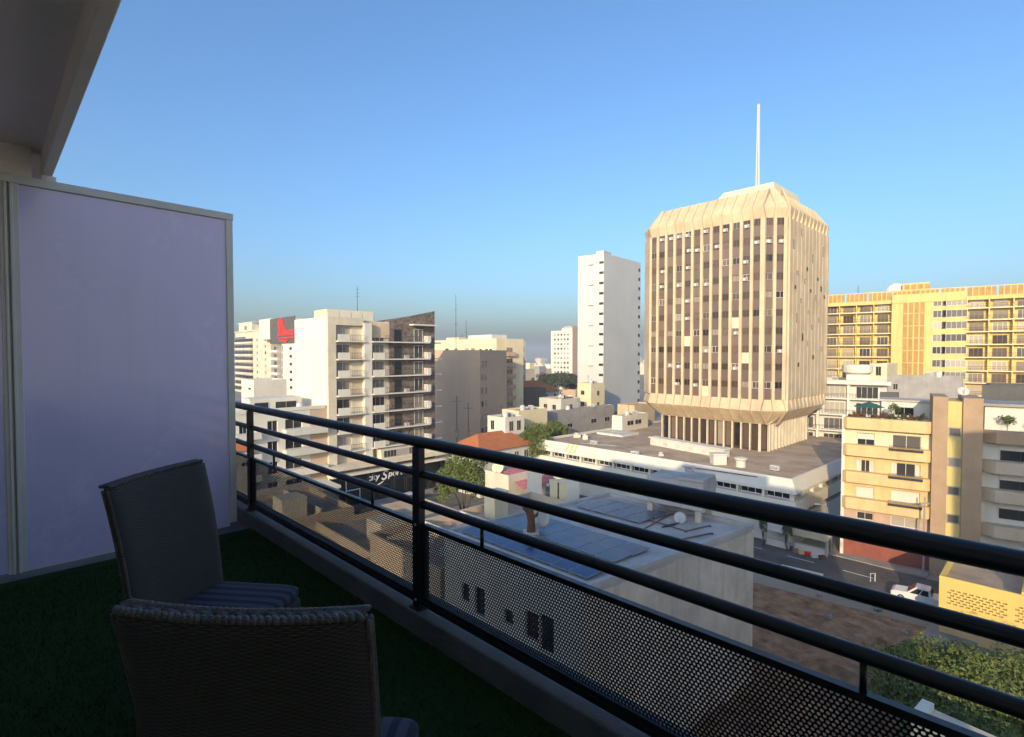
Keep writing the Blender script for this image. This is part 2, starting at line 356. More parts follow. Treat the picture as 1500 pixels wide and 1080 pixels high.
cell_v = [(x,-TH/2,z) for x,z in outl]+[(x,-TH/2,z) for x,z in inn]+[(x,TH/2,z) for x,z in outl]+[(x,TH/2,z) for x,z in inn]
cell_f = []
for k in range(12):
    j = (k+1)%12; cell_f += [(k,j,12+j,12+k),(24+j,24+k,36+k,36+j),(12+k,12+j,36+j,36+k)]
cv = np.array(cell_v); cf = np.array(cell_f)
cents = np.array([(-W_/2+PX*(i+.5+(.5 if r%2 else 0)),0,.014+PZ*(r+.5)) for r in range(nrow) for i in range(ncol-(1 if r%2 else 0))])
V = (cv[None]+cents[:,None]).reshape(-1,3); Fc = (cf[None]+(np.arange(len(cents))*48)[:,None,None]).reshape(-1,4)
me = bpy.data.meshes.new('perforated_sheet'); me.from_pydata(V.tolist(), [], Fc.tolist()); me.materials.append(MT['rail']); me.update()
fr = MB(); hh = zmt-zmb
fr.box(-W_/2-.012,W_/2+.012,-.014,.014,hh-.016,hh+.008); fr.box(-W_/2-.012,W_/2+.012,-.016,.016,-.03,.014); fr.box(-W_/2-.012,-W_/2+.008,-.013,.013,.014,hh-.016); fr.box(W_/2-.008,W_/2+.012,-.013,.013,.014,hh-.016)
fr.box(-W_/2-.02,W_/2+.02,-.028,-.018,-.028,-.004)
frme = mesh('panel_frame', fr, MT['rail'])
for p in posts[:-1]:
    o = inst('infill_panel', frme, rl, BP(DR,p-SP/2,zmb), FBAL.rot)
    s_ = bpy.data.objects.new('perforated_sheet', me); COL.objects.link(s_); s_.parent = o; s_['kind'] = 'stuff'
# --- wicker chairs
def weave():
    m, t, b = nodes('charcoal_wicker'); tc = t.nodes.new('ShaderNodeTexCoord').outputs['Object']
    sx = t.nodes.new('ShaderNodeSeparateXYZ'); t.links.new(tc, sx.inputs[0])
    u = mathn(t, 'MULTIPLY', mathn(t, 'ADD', sx.outputs[0], sx.outputs[1]), 62.); v = mathn(t, 'MULTIPLY', sx.outputs[2], 210.)
    row = mathn(t, 'FLOOR', v); fr_ = mathn(t, 'FRACT', v)
    prof = mathn(t, 'SINE', mathn(t, 'MULTIPLY', fr_, math.pi))
    over = mathn(t, 'ADD', mathn(t, 'MULTIPLY', mathn(t, 'SINE', mathn(t, 'ADD', mathn(t, 'MULTIPLY', u, math.pi), mathn(t, 'MULTIPLY', row, math.pi))), .5), .5)
    h = mathn(t, 'MULTIPLY', prof, mathn(t, 'ADD', mathn(t, 'MULTIPLY', over, .75), .25))
    n = noise(t, tc, 25, 3)
    c = mixc(t, h, (.024,.021,.018), (.13,.112,.095)); c = mixc(t, mathn(t, 'MULTIPLY', n, .5), c, (.022,.02,.02))
    t.links.new(c, b.inputs['Base Color']); b.inputs['Roughness'].default_value = .55; b.inputs['Specular IOR Level'].default_value = .3
    bumpn(t, b, h, .9, .004); return m
MT['wicker'] = weave(); MT['wickerdark'] = M('wicker_trim', (.10,.086,.072), var=.35, scale=30, rough=.5, bump=.6, fine=150)
def stripem():
    m, t, b = nodes('striped_seat_fabric'); tc = t.nodes.new('ShaderNodeTexCoord').outputs['Object']
    sx = t.nodes.new('ShaderNodeSeparateXYZ'); t.links.new(tc, sx.inputs[0])
    f = mathn(t, 'FRACT', mathn(t, 'MULTIPLY', sx.outputs[0], 19.)); c = mixc(t, ramp(t, f, [(.42,0.),(.5,1.)]), (.014,.016,.030), (.05,.053,.075))
    t.links.new(c, b.inputs['Base Color']); b.inputs['Roughness'].default_value = .85; bumpn(t, b, noise(t, tc, 300, 2), .3, .002); return m
MT['stripe'] = stripem()
def rrect(hw, hd, r, n=5):
    pts = []
    for cx, cy, a0 in ((hw-r,hd-r,0),(-hw+r,hd-r,90),(-hw+r,-hd+r,180),(hw-r,-hd+r,270)):
        for k in range(n): a = rad(a0+90*k/(n-1)); pts.append((cx+r*math.cos(a), cy+r*math.sin(a)))
    return pts
def chair(label, x, y, face):
    ro = thing('wicker_chair', label, 'chair', (x,y,FL), 'wicker chairs on the balcony')
    ro.rotation_euler = (0,0,face)
    def part(name, mb, mat, parent=ro, smooth=True):
        o = bpy.data.objects.new(name, mesh(name, mb, mat, (0,0,0), smooth)); COL.objects.link(o); o.parent = parent; return o
    def seat_ring(z, g): return [(px, py+.03, z) for px, py in rrect(.24-g,.22-g,.05)]
    m = MB(); m.loft([seat_ring(z,g) for z,g in ((.30,.008),(.31,0),(.405,0),(.42,.008))]); part('seat_frame', m, MT['wicker'])
    m = MB(); m.loft([seat_ring(z,g) for z,g in ((.421,.012),(.435,.004),(.455,.004),(.468,.02),(.472,.06))]); cu = part('seat_cushion', m, MT['stripe'])
    for sx in (-1,1):
        for sy in (-1,1):
            m = MB(); cx, cy = sx*.20, .03+sy*.18
            m.loft([[(cx+a+sx*e*0,cy+b+sy*e,z) for a,b in rrect(r,r,.008,3)] for z,r,e in ((0,.016,.012),(.15,.019,.005),(.30,.022,0))][::1]); part('leg', m, MT['wickerdark'])
    hw, th, n = .24, .030, 16
    def yc(z): q = (z-.42)/.60; return -.180-.04*q-.06*q*q
    def ring(z, g=0.0, wz=None):
        q = (z-.42)/.56; h = hw+.012*q-g; pts = []
        prof = [(-h,0)]
        xs = [-h*math.cos(math.pi*k/n) for k in range(n+1)]
        def cur(x_): return .026*(x_/hw)**2
        fs = [(x_, yc(z)+cur(x_)+max(.004,(th-g))*(1-abs(x_/h)**9)**.5 if abs(x_) < h else yc(z)+cur(x_)) for x_ in xs]
        bs = [(x_, yc(z)+cur(x_)-max(.004,(th-g))*(1-abs(x_/h)**9)**.5 if abs(x_) < h else yc(z)+cur(x_)) for x_ in xs]
        return [(a,b,z) for a,b in bs]+[(a,b,z) for a,b in fs[::-1][1:-1]]
    m = MB(); zs = list(np.linspace(.38,.985,24)); m.loft([ring(z) for z in zs]+[ring(1.005,.006),ring(1.017,.016)]); bk = part('backrest', m, MT['wicker'])
    # braided roll along the top and down both sides
    m = MB()
    path = [(-(hw+.012), z) for z in np.arange(.42,.945,.016)]
    nb = int(2*hw/.0135); path2 = [(-hw+.006+2*(hw-.006)*k/nb, 1.010) for k in range(nb+1)]
    for x_, z_ in path2:
        yy = yc(z_)+.026*(x_/hw)**2
        for q, dy in enumerate((-.014,.014)):
            a = .7*(1 if q else -1); c, s_ = math.cos(a), math.sin(a)
            for sgn in (1,):
                ringz = []
                for k in range(5):
                    th_ = math.pi*k/4; rr = .0072*math.sin(th_)+.0008; xx = -.017*math.cos(th_)
                    ringz.append([(x_+xx*c-(-s_)*0, yy+dy+xx*s_*.8+rr*1.35*math.cos(2*math.pi*j/7), z_+.002+rr*math.sin(2*math.pi*j/7)+random.uniform(-.0006,.0006)) for j in range(7)])
                m.loft(ringz)
    part('braided_edge', m, MT['wickerdark'], bk)
    for sgn in (-1,1):
        m = MB(); pts = [(sgn*(hw+.012*((z-.42)/.56)-.004), yc(z)+.034, z) for z in np.linspace(.40,1.0,14)]
        m.tube(pts, .0065, 7); m.tube([(p[0]+sgn*.001, p[1]-.016, p[2]) for p in pts], .006, 7); part('side_binding', m, MT['wickerdark'], bk)
    return ro
FACE_A = math.atan2(-.12,.99)-math.pi/2
chair('charcoal wicker chair with striped seat turned side on before the lavender screen', -1.21, 2.11, FACE_A)
chair('charcoal wicker chair showing its woven back, standing with its back to the doors', -.505, 1.235, rad(-3))
# ================================================================ ground, roads, pavements
m = MB(); g_ = 4300; m.add([(-g_,-400,-.02),(g_,-400,-.02),(g_,g_,-.02),(-g_,g_,-.02)], [(0,1,2,3)]); struct('ground', m, MT['ground'])
R2 = Frame((43.0,54.5), (-U1.x,-U1.y))      # street before the long white podium
def strip(name, F, s0, s1, d0, d1, z0, z1, mat):
    m = MB(); m.fbox(F, s0, s1, d0, d1, z0, z1); return struct(name, m, MT[mat])
strip('road', R2, -70, 220, -4.2, 4.2, -.1, .02, 'asphalt')
strip('pavement', R2, -70, 60, -6.6, -4.2, -.1, .15, 'pavement'); strip('pavement', R2, 0, 60, 4.2, 6.2, -.1, .15, 'pavement')
CS = Vector((at(480,700,84).x, 84)); UF = udir(800); FCS = Frame(CS, UF)
strip('road', FCS, -60, 200, 4.5, 13.5, -.1, .024, 'asphalt'); strip('pavement', FCS, -60, 60, .3, 4.5, -.1, .15, 'pavement')
m = MB()
for k in range(14): m.fbox(R2, -20+6*k, -17+6*k, -.07, .07, .02, .026)
struct('road_marking', m, MT['paint'])
# bare lot beside the solar roof: uneven earth
nx, ny = 60, 50; vs = []; fs = []; q00, q10, q11, q01 = Vector((11,32.6)), Vector((24.5,58)), Vector((38.0,47.0)), Vector((26,21))
for j in range(ny+1):
    for i in range(nx+1):
        fa, fb = i/nx, j/ny; e = min(1, min(i,nx-i,j,ny-j)/5); a, b = fa*30, fb*16
        p = (q00*(1-fa)+q10*fa)*(1-fb)+(q01*(1-fa)+q11*fa)*fb; hgt = .03+e*(.35*math.sin(a*.7+b*.4)*math.sin(b*.9)+.3*math.sin(a*.23+1)*math.cos(b*.3)+.12*math.sin(a*2.1+b*1.7)+random.uniform(-.05,.05)+.25)
        vs.append((p.x,p.y,max(.03,hgt)))
for j in range(ny):
    for i in range(nx): q = j*(nx+1)+i; fs.append((q+nx+1,q+nx+2,q+1,q))
m = MB(); m.add(vs, fs); struct('bare_earth', m, MT['dirt'], smooth=True)
# ================================================================ generic parts
WC = {}
def winmesh(w, h, fr='frame', gl='glass', mul=1, trans=0, ft=.06, proud=.05):
    k = (round(w,2), round(h,2), fr, gl, mul, trans, ft, proud)
    if k not in WC:
        m = MB(); t = ft
        m.box(-w/2,w/2,-proud,.0,0,t); m.box(-w/2,w/2,-proud,0,h-t,h); m.box(-w/2,-w/2+t,-proud,0,t,h-t); m.box(w/2-t,w/2,-proud,0,t,h-t)
        for i in range(mul): x = -w/2+w*(i+1)/(mul+1); m.box(x-t*.4,x+t*.4,-proud*.9,0,t,h-t)
        if trans: m.box(-w/2+t,w/2-t,-proud*.8,0,h*trans-t*.4,h*trans+t*.4)
        m.add([(-w/2+t,-.012,t),(w/2-t,-.012,t),(w/2-t,-.012,h-t),(-w/2+t,-.012,h-t)], [(0,1,2,3)], 1)
        WC[k] = mesh('window', m, [MT[fr], MT[gl]])
    return WC[k]
def win(root, F, s, z, w, h, d=0, name='window', **kw):        # s = centre, z = sill
    return inst(name, winmesh(w, h, **kw), root, F.P(s, d, z), F.rot)
def boxmesh(key, x0, x1, y0, y1, z0, z1, mat, bevel=0):
    if key not in WC:
        m = MB(); m.box(x0,x1,y0,y1,z0,z1); WC[key] = mesh(key.split('|')[0], m, MT[mat])
    return WC[key]
def acmesh():
    if 'ac' not in WC:
        m = MB(); m.box(-.42,.42,-.36,.0,0,.58); m.box(-.40,.40,-.372,-.36,.03,.55,1); m.lathe([(.0,0),(.22,0),(.22,.006),(.0,.006)], (0,0,0), 10, 0)
        n0 = len(m.v)-40
        m.v[n0:] = [(v[0]-.1, -.379-v[2], v[1]+.29) for v in m.v[n0:]]
        WC['ac'] = mesh('air_conditioner', m, [MT['acwhite'], MT['grey']])
    return WC['ac']
def ac(root, F, s, z, d=0, sc=1.0): return inst('air_conditioner', acmesh(), root, F.P(s, d, z), F.rot, (sc,sc,sc))
def block(name, label, C, L1, L2, zt, mat, u1=U1, u2=U2, par=.7, roof='rooftan', z0=0, cat='building', group=None, wallname='wall'):
    C = V2(C); A = C-V2(u1).normalized()*L1; Bp = C+V2(u2).normalized()*L2; E = A+Bp-C
    ro = thing(name, label, cat, (C.x,C.y,z0), group)
    m = MB(); m.prism([C,Bp,E,A], z0, zt-par); 
    F1, F2, F3, F4 = Frame(A,u1), Frame(C,u2), Frame(Bp,-V2(u1)), Frame(E,-V2(u2))
    for F, L in ((F1,L1),(F2,L2),(F3,L1),(F4,L2)): m.fbox(F, .003, L-.253, -.25, -.002, zt-par-.1, zt)
    mk(wallname, m, MT[mat], ro)
    m = MB(); i = .27; c_ = lambda p, a, b: p+V2(u1).normalized()*a+V2(u2).normalized()*b
    m.prism([c_(C,-i,i),c_(Bp,-i,-i),c_(E,i,-i),c_(A,i,i)], zt-par, zt-par+.03); mk('roof', m, MT[roof], ro)
    return ro, F1, F2
def part(ro, name, F, a0, a1, d0, d1, z0, z1, mat, bevel=0):
    m = MB(); m.fbox(F, a0, a1, d0, d1, z0, z1); return mk(name, m, MT[mat], ro, bevel=bevel)
def antenna(p, h, label, r=.05, arms=3):
    m = MB(); p = Vector(p); m.tube([p,p+Vector((0,0,h))], [r,r*.5], 6)
    for k in range(arms): z = h*(.7+.1*k); m.tube([p+Vector((-.5+.1*k,0,z)),p+Vector((.5-.1*k,0,z))], r*.4, 5)
    return top('antenna_mast', m, MT['darkmetal'], label, 'antenna')
def dish(p, r, az, label, stand=.8, mat='offwhite', tilt=.5):
    p = Vector(p); ro = thing('satellite_dish', label, 'satellite dish', p)
    m = MB(); m.tube([p,p+Vector((0,0,stand))], .035, 6); mk('stand', m, MT['metal'], ro)
    ax = Vector((math.cos(az)*math.cos(tilt), math.sin(az)*math.cos(tilt), math.sin(tilt))); c = p+Vector((0,0,stand))+ax*.08
    x = ax.cross(Vector((0,0,1))).normalized(); y = x.cross(ax); m = MB(); N = 18
    def rg(q, off): return [c+(x*math.cos(2*math.pi*k/N)+y*math.sin(2*math.pi*k/N))*q+ax*(off+.25*q*q/r) for k in range(N)]
    m.loft([rg(.01,0),rg(r*.5,0),rg(r,0),rg(r,.02),rg(r*.5,.02),rg(.01,.02)]); mk('reflector', m, MT[mat], ro, smooth=True)
    m = MB(); m.tube([c-y*r*.9+ax*.2*r, c+ax*r*.8], .02, 5); m.tube([c+ax*r*.75,c+ax*r*.95], .05, 7); mk('feed_arm', m, MT['metal'], ro)
    return ro
# ================================================================ the office tower on its podium
ZR = 8.2
P2, P1 = onz(1160,702,8.7), onz(789,643,8.7)
F1p = Frame((P1.x,P1.y), (P2-P1)); LP1 = (V2(P2)-V2(P1)).length; u2p = Vector((10.4,9.3)).normalized()
LP2 = 52.; C = V2(P2); A = V2(P1); Bp = C+u2p*LP2; E = A+u2p*LP2
pod = thing('podium_building', 'long low white building with sloping parapet carrying the cream office tower', 'building', (C.x,C.y,0))
F2p = Frame(C, u2p); u1p = F1p.u
def q4(o): return [C+u1p*o-u2p*o*0-u2p*o, Bp+u1p*o+u2p*o, E-u1p*o+u2p*o, A-u1p*o-u2p*o]
m = MB(); m.prism(q4(-.5), 0, ZR); mk('roof_slab', m, MT['roofbrown'], pod)
m = MB(); rr = []
for o, z in ((-.25,ZR+.02),(-.25,ZR+.5),(0,ZR+.5),(.85,ZR-1.0),(.85,ZR-1.3),(-.45,ZR-1.3)): rr.append([(p.x,p.y,z) for p in q4(o)])
m.loft(rr, caps=False); mk('sloping_parapet', m, MT['white'], pod)
m = MB(); rr = []
for o, z in ((-.45,ZR-2.3),(.75,ZR-2.3),(.75,ZR-3.9),(-.45,ZR-3.9)): rr.append([(p.x,p.y,z) for p in q4(o)])
m.loft(rr, caps=False); mk('white_band', m, MT['white'], pod)
m = MB(); rr = []
for o, z in ((.35,0),(.35,ZR-4.9),(-.45,ZR-4.9)): rr.append([(p.x,p.y,z) for p in q4(o)])
m.loft(rr, caps=False); mk('ground_floor_wall', m, MT['offwhite'], pod)
pw = boxmesh('mullion|p', -.16,.16,-.25,.22,0,1.0,'white')
for F, L in ((F1p,LP1),(F2p,LP2)):
    nb = int(L/3.3); st = L/nb
    for i in range(nb):
        win(pod, F, st*(i+.5), ZR-2.3, st-.5, 1.0, d=-.35, mul=2, fr='framewhite', gl='glassdark', ft=.09)
        inst('mullion', pw, pod, F.P(st*i, .1, ZR-2.3), F.rot)
        win(pod, F, st*(i+.5), ZR-4.85, st-.3, .9, d=-.35, mul=1, fr='frame', gl='glassdark')
# yellow hazard stripes near the left end
for k in range(3):
    m = MB(); s0 = F1p.s(833+6*k, 655)
    f = lambda s_, q: F1p.P(s_, .003+.85*q, ZR+.5-1.5*q)+Vector((0,0,.02))
    m.add([f(s0,.02),f(s0-.25,.98),f(s0+.12,.98),f(s0+.37,.02)], [(0,1,2,3)]); mk('yellow_stripe', m, MT['bright_yellow'], pod)
# --- tower: octagon with cut corners
B2 = onz(1117, 668, ZR); n1 = -U2; n2 = -V2((-U1.x,-U1.y))
A2 = V2((41.2,86.4)); fd = (U1+U2).normalized()
Lf, Lc = 21.2, 4.15
oct_ = [A2-U1*Lf, A2, A2+fd*Lc]; q = oct_[-1]
dirs = [U2, (U2-U1).normalized(), -U1, (-U1-U2).normalized(), -U2]
for d_, L_ in zip(dirs, (Lf,Lc,Lf,Lc,Lf)): q = q+d_*L_; oct_.append(q)
def offs(poly, o):           # inset by o (poly runs counter-clockwise seen from above)
    n = len(poly); out = []
    for i in range(n):
        a, b, c = poly[i-1], poly[i], poly[(i+1)%n]; e1 = (b-a).normalized(); e2 = (c-b).normalized()
        m1 = Vector((e1.y,-e1.x)); m2 = Vector((e2.y,-e2.x)); k = 1+m1.dot(m2); out.append(b-(m1+m2)*(o/k))
    return out
def ring_(o, z): return [(p.x,p.y,z) for p in offs(oct_, o)]
FT = Frame(oct_[0], U1); FTc = Frame(oct_[1], fd); FTr = Frame(oct_[2], U2); FTl = Frame(oct_[-1], oct_[0]-oct_[-1])
zb = FT.z(Lf, 586); zt_ = FT.z(Lf, 318); ZB0 = 12.9; zr1 = zb-1.9; zr2 = zt_+1.9; zrf = zr2+3.3
twr = thing('office_tower', 'tall cream office tower with ribbed facade, dark window strips and flared base', 'tower', (A2.x,A2.y,ZR+.02))
m = MB(); m.loft([ring_(.45,zb-.6),ring_(.45,zt_+.6)]); mk('core_wall', m, MT['spandrel'], twr)
m = MB(); m.loft([ring_(3.0,ZB0),ring_(0,zr1),ring_(.0,zr1+.35),ring_(.40,zb),ring_(3.4,zb),ring_(3.4,ZB0+.02)], caps=True); mk('flared_skirt', m, MT['cream'], twr)
m = MB(); m.loft([ring_(.56,zt_),ring_(.40,zt_),ring_(0,zr2-.35),ring_(0,zr2),ring_(2.5,zrf),ring_(2.9,zrf),ring_(2.9,zrf-.6)], caps=True); mk('sloping_crown', m, MT['cream'], twr)
m = MB(); m.loft([ring_(3.6,ZR+.02),ring_(3.6,ZB0+.3)]); mk('base_wall', m, MT['glassbrown'], twr)
m = MB(); m.prism([FT.P(10.5,-4,0),FT.P(21.5,-4,0),FT.P(21.5,-17,0),FT.P(10.5,-17,0)], zrf-.6, zrf+1.5, 0, [FT.P(12.5,-4.4,0),FT.P(21.2,-4.4,0),FT.P(21.2,-16,0),FT.P(12.5,-16,0)]); mk('penthouse', m, MT['paleyellow'], twr)
# piers with kinked heads and feet
def pier(F, s, w=.62, pr=1.0, dm=-.02):
    m = MB(); h = w/2
    prof = [(-3+.25*pr,ZB0+.05),(0.2*pr,zr1),(.2*pr,zr1+.35),(dm,zb),(dm,zt_),(.16*pr,zr2-.35),(.16*pr,zr2),(-2.45+.15*pr,zrf+.05)]
    inner = [(-3.2,ZB0+.05),(-.3,zr1),(-.3,zr1+.35),(-.56,zb),(-.56,zt_),(-.3,zr2-.35),(-.3,zr2),(-2.65,zrf-.2)]
    ws = [.13,.13,.14,h,h,.14,.13,.13]
    rings = [[F.P(s-w_,i_[0],i_[1]),F.P(s+w_,i_[0],i_[1]),F.P(s+w_,o_[0],o_[1]),F.P(s-w_,o_[0],o_[1])] for o_, i_, w_ in zip(prof, inner, ws)]
    m.loft([r[::-1] for r in rings]); return m
bay = Lf/12
for F, L, nb in ((FT,Lf,12),(FTc,Lc,2)):
    b_ = L/nb
    for i in range(nb+1):
        if i == 0: continue
        mk('pier', pier(F, b_*i, .48 if 0 < i < nb else .75, 1.7), MT['cream'], twr)
nfl = 10; fh = (zt_-zb)/nfl
for F, L, nb in ((FT,Lf,12),(FTc,Lc,2)):
    b_ = L/nb; sp = boxmesh('spandrel|%d' % nb, -b_/2+.23,b_/2-.23,-.03,.02,0,fh*.60,'spandrel')
    bl = boxmesh('blank_panel|%d' % nb, -b_/2+.23,b_/2-.23,-.06,.02,0,fh*.60,'paleyellow')
    for i in range(nb):
        for k in range(nfl):
            z = zb+fh*k
            blank = (nb == 12 and (i,k) in ((9,4),(6,0),(10,2),(4,3)))
            inst('blank_panel' if blank else 'spandrel', bl if blank else sp, twr, F.P(b_*(i+.5), -.36, z+.02), F.rot)
            win(twr, F, b_*(i+.5), z+fh*.62, b_-.48, fh*.37, d=-.36, fr='framewhite' if (i*7+k*3)%11 == 0 else 'frame' if (i*5+k*3)%6 == 0 else 'spandrel', gl='glassbrown', mul=1, ft=.05)
rr = random.Random(11)
for i, k in ((1,9),(1,7),(3,9),(4,9),(4,7),(5,6),(6,9),(6,6),(4,8),(5,8),(8,9),(10,9),(10,7),(10,6),(1,6),(3,6),(4,5),(4,4),(2,1),(3,1),(11,8),(5,0),(9,1),(2,9),(7,8),(3,0),(9,3),(6,2)):
    ac(twr, FT, bay*(i+.5)+rr.uniform(-.2,.2), zb+fh*k+fh*.55+rr.uniform(0,.5), -.33, .95)
for i, k in ((0,8),(1,8),(1,2)): ac(twr, FTc, Lc/2*(i+.5), zb+fh*k+fh*.6, -.31, .95)
# right flank: ribbed concrete with a few small openings
m = MB(); m.fbox(FTr, 0, Lf, -.55, -.085, zb, zt_); mk('flank_wall', m, MT['cream'], twr)
for i in range(11):
    s_ = Lf*(i+.5)/11
    mk('rib', pier(FTr, s_, .5, .45, -.045), MT['cream'], twr)
m = MB(); m.fbox(FTr,-.35,.6,-.56,.0,zb,zt_); mk('corner_pier', m, MT['cream'], twr)
m = MB(); m.fbox(FTr,Lf-.5,Lf+.2,-.56,-.01,zb,zt_); mk('corner_pier', m, MT['cream'], twr)
for s_, z_, h_ in ((3.8,.62,.6),(9.6,.74,.7),(11.5,.62,.6),(15.3,.7,.6),(17.3,.64,1.0),(19.2,.6,.7),(7.7,.33,1.3),(13.4,.22,.8),(5.8,.18,.7),(18.2,.27,.8),(10.6,.49,.6),(2.9,.84,1.5),(6.7,.93,1.2),(12.5,.80,1.4),(18.3,.86,1.8),(4.8,.43,1.6),(8.6,.66,.9),(14.4,.58,.9),(10.5,.30,.9),(16.3,.45,.8),(6.7,.55,.7),(12.5,.40,.8),(4.8,.7,.7)):
    win(twr, FTr, s_, zb+(zt_-zb)*z_, .75, h_, d=-.08, fr='framedark', gl='glassdark', mul=0, name='small_window')
m = MB(); m.fbox(FTl,0,Lc,-.55,-.05,zb,zt_); mk('flank_wall', m, MT['cream'], twr)
for k in range(3,8):
    F = Frame(oct_[k] if k < 8 else oct_[0], oct_[(k+1)%8]-oct_[k]); 
    if k < 7: m = MB(); m.fbox(F,.05,(oct_[(k+1)%8]-oct_[k]).length-.05,-.55,-.06,zb,zt_); mk('flank_wall', m, MT['cream'], twr)
# base storey: slender columns in front of brown glass
ob = offs(oct_, 3.15)
for k, nb in ((0,12),(1,1),(2,12)):
    a, b = ob[k], ob[k+1]; F = Frame(a, b-a); L = (b-a).length
    cm = boxmesh('column|t', -.11,.11,-.25,.20,0,ZB0-ZR+.1,'cream2')
    for i in range(nb+1): inst('column', cm, twr, F.P(L*i/nb, .05, ZR+.02), F.rot)
    for i in range(nb): win(twr, F, L*(i+.5)/nb, ZR+.35, L/nb-.34, ZB0-ZR-.4, d=-.36, fr='framedark', gl='glassbrown', mul=0, trans=.72)
# mast
mp = Vector(at(1110, 266, 101.5)); mp.z = zrf+1.49
m = MB(); zt2 = at(1110,153,101.5).z
for k in range(3):
    a = 2*math.pi*k/3+.3; m.tube([mp+Vector((.36*math.cos(a),.36*math.sin(a),0)), Vector((mp.x+.16*math.cos(a),mp.y+.16*math.sin(a),zt2))], .11, 6)
zz = mp.z
while zz < zt2-.5:
    f = (zz-mp.z)/(zt2-mp.z); r_ = .36-.2*f
    pts = [Vector((mp.x+r_*math.cos(2*math.pi*k/3+.3), mp.y+r_*math.sin(2*math.pi*k/3+.3), zz)) for k in range(3)]
    for k in range(3): m.tube([pts[k],pts[(k+1)%3]+Vector((0,0,.45))], .06, 5)
    zz += .5
top('lattice_mast', m, MT['coolwhite'], 'tall pale lattice mast on top of the cream office tower', 'mast')
# things on the podium roof
o1 = F1p.s(960,650); 
def pz(px, py): return onz(px, py, ZR)
# crumbling white plant enclosure in front of the base
q0, q1 = pz(952,652), pz(1060,672); Fq = Frame((q0.x,q0.y), (q1-q0)); Lq = (V2(q1)-V2(q0)).length
ro = thing('plant_enclosure', 'weathered white rooftop enclosure against the base of the cream tower', 'rooftop unit', q0)
mbx = MB(); mbx.fbox(Fq,0,Lq,-1.7,0,ZR+.01,ZR+1.3); mbx.fbox(Fq,-.25,Lq+.25,-1.9,.2,ZR+1.3,ZR+1.55); mk('housing', mbx, MT['white'], ro, bevel=.12)
for s_ in np.linspace(.8,Lq-.8,6): part(ro, 'vent_grille', Fq, s_-.5, s_+.5, .0, .05, ZR+.35, ZR+1.0, 'offwhite')
q_ = pz(1052,680); m = MB(); m.box(q_.x-1,q_.x+1,q_.y-.8,q_.y+.8,ZR+.01,ZR+1.5); m.box(q_.x-1.15,q_.x+1.15,q_.y-.95,q_.y+.95,ZR+1.5,ZR+1.7); top('roof_vent', m, MT['white'], 'square white rooftop vent at the right end of the weathered enclosure', 'vent', bevel=.05)
q_ = pz(1085,684); m = MB(); m.lathe([(.7,0),(.7,.9),(.95,1.2),(.95,1.35),(0,1.5)], (q_.x,q_.y,ZR+.01), 14); top('roof_tank', m, MT['white'], 'small round white tank on the podium roof before the tower corner', 'tank')
q_ = pz(905,636); m = MB(); Fq = Frame((q_.x,q_.y), U1); m.fbox(Fq,-3.2,3.2,-3.,3.,ZR+.01,ZR+.35); ro = top('skylight', m, MT['white'], 'flat square skylight with pale panes on the podium roof', 'skylight')
for i in range(3):
    for j in range(2): part(ro, 'pane', Fq, -2.9+2*i, -1.1+2*i, -2.7+2.8*j, -.1+2.8*j, ZR+.35, ZR+.40, 'offwhite')
for px, py, w_, h_, lb in ((845,641,.7,.7,'grey metal fan housing beside the roof edge of the podium'),(857,644,.5,.9,'pale curved vent cowl beside the fan housing on the podium'),(968,668,.4,.4,'small pale box lying on the podium roof before the enclosure')):
    q_ = pz(px,py); m = MB(); m.box(q_.x-w_,q_.x+w_,q_.y-w_,q_.y+w_,ZR+.01,ZR+h_); m.lathe([(w_*.7,0),(w_*.8,.25),(0,.3)], (q_.x,q_.y,ZR+h_), 10); top('roof_vent', m, MT['offwhite'], lb, 'vent', bevel=.05)
# ================================================================ left side: shop block with stone sail, white blocks, far flats
S = lambda px, py=580, d=0: FCS.s(px, py, d)
def ZC(s, py, d=0): return FCS.z(s, py, d)
cs = thing('corner_block', 'modern white and dark stone apartment block with balconies above a black sports shop', 'building', (CS.x,CS.y,0))
sA, sB, sC, sD, sE, sG = 0., S(491), S(531), S(542), S(571), S(637)
uw = Vector((-.7,.714)).normalized()
ztop = ZC(.5, 464)
m = MB(); m.prism([FCS.P(0,-.3,0),FCS.P(sE,-.3,0),FCS.P(sE,-12,0),FCS.P(0,-12.3,0)], 0, ztop-.4); mk('body_wall', m, MT['cream2'], cs)
LW = 12.6
FW = Frame(FCS.P(0,0,0).xy+uw*LW, -uw)
m = MB(); m.fbox(FW,0,LW+.0,-.35,.0,0,ztop); mk('blank_side_wall', m, MT['white'], cs)
m = MB(); m.fbox(FCS,.02,sB,-.6,.55,3.6,ztop); m.fbox(FCS,sB,sC,-.6,.55,ztop-1.3,ztop-.003); mk('cream_frame', m, MT['cream2'], cs)
m = MB(); m.fbox(FCS,sC,sD,-.6,.85,6.5,ztop-.8); mk('white_pillar', m, MT['white'], cs)
m = MB(); m.fbox(FCS,sD,sE,-.6,-.02,ztop-3.2,ztop-.6); mk('upper_wall', m, MT['cream'], cs)
z1 = ZC(sE,470); z2 = ZC(sG,456)
m = MB(); m.add([FCS.P(sE,.02,0),FCS.P(sG,.02,0),FCS.P(sG,.02,z2),FCS.P(sE,.02,z1),FCS.P(sE,-9,0),FCS.P(sG,-9,0),FCS.P(sG,-9,z2-.5),FCS.P(sE,-9,z1)], [(0,1,2,3),(1,5,6,2),(5,4,7,6),(4,0,3,7),(3,2,6,7)]); mk('stone_sail_wall', m, MT['stone'], cs)
m = MB(); m.fbox(FCS,.6,S(553),-6,-1,ztop-.4,ZC(2,453)); mk('rooftop_room', m, MT['paleyellow'], cs)
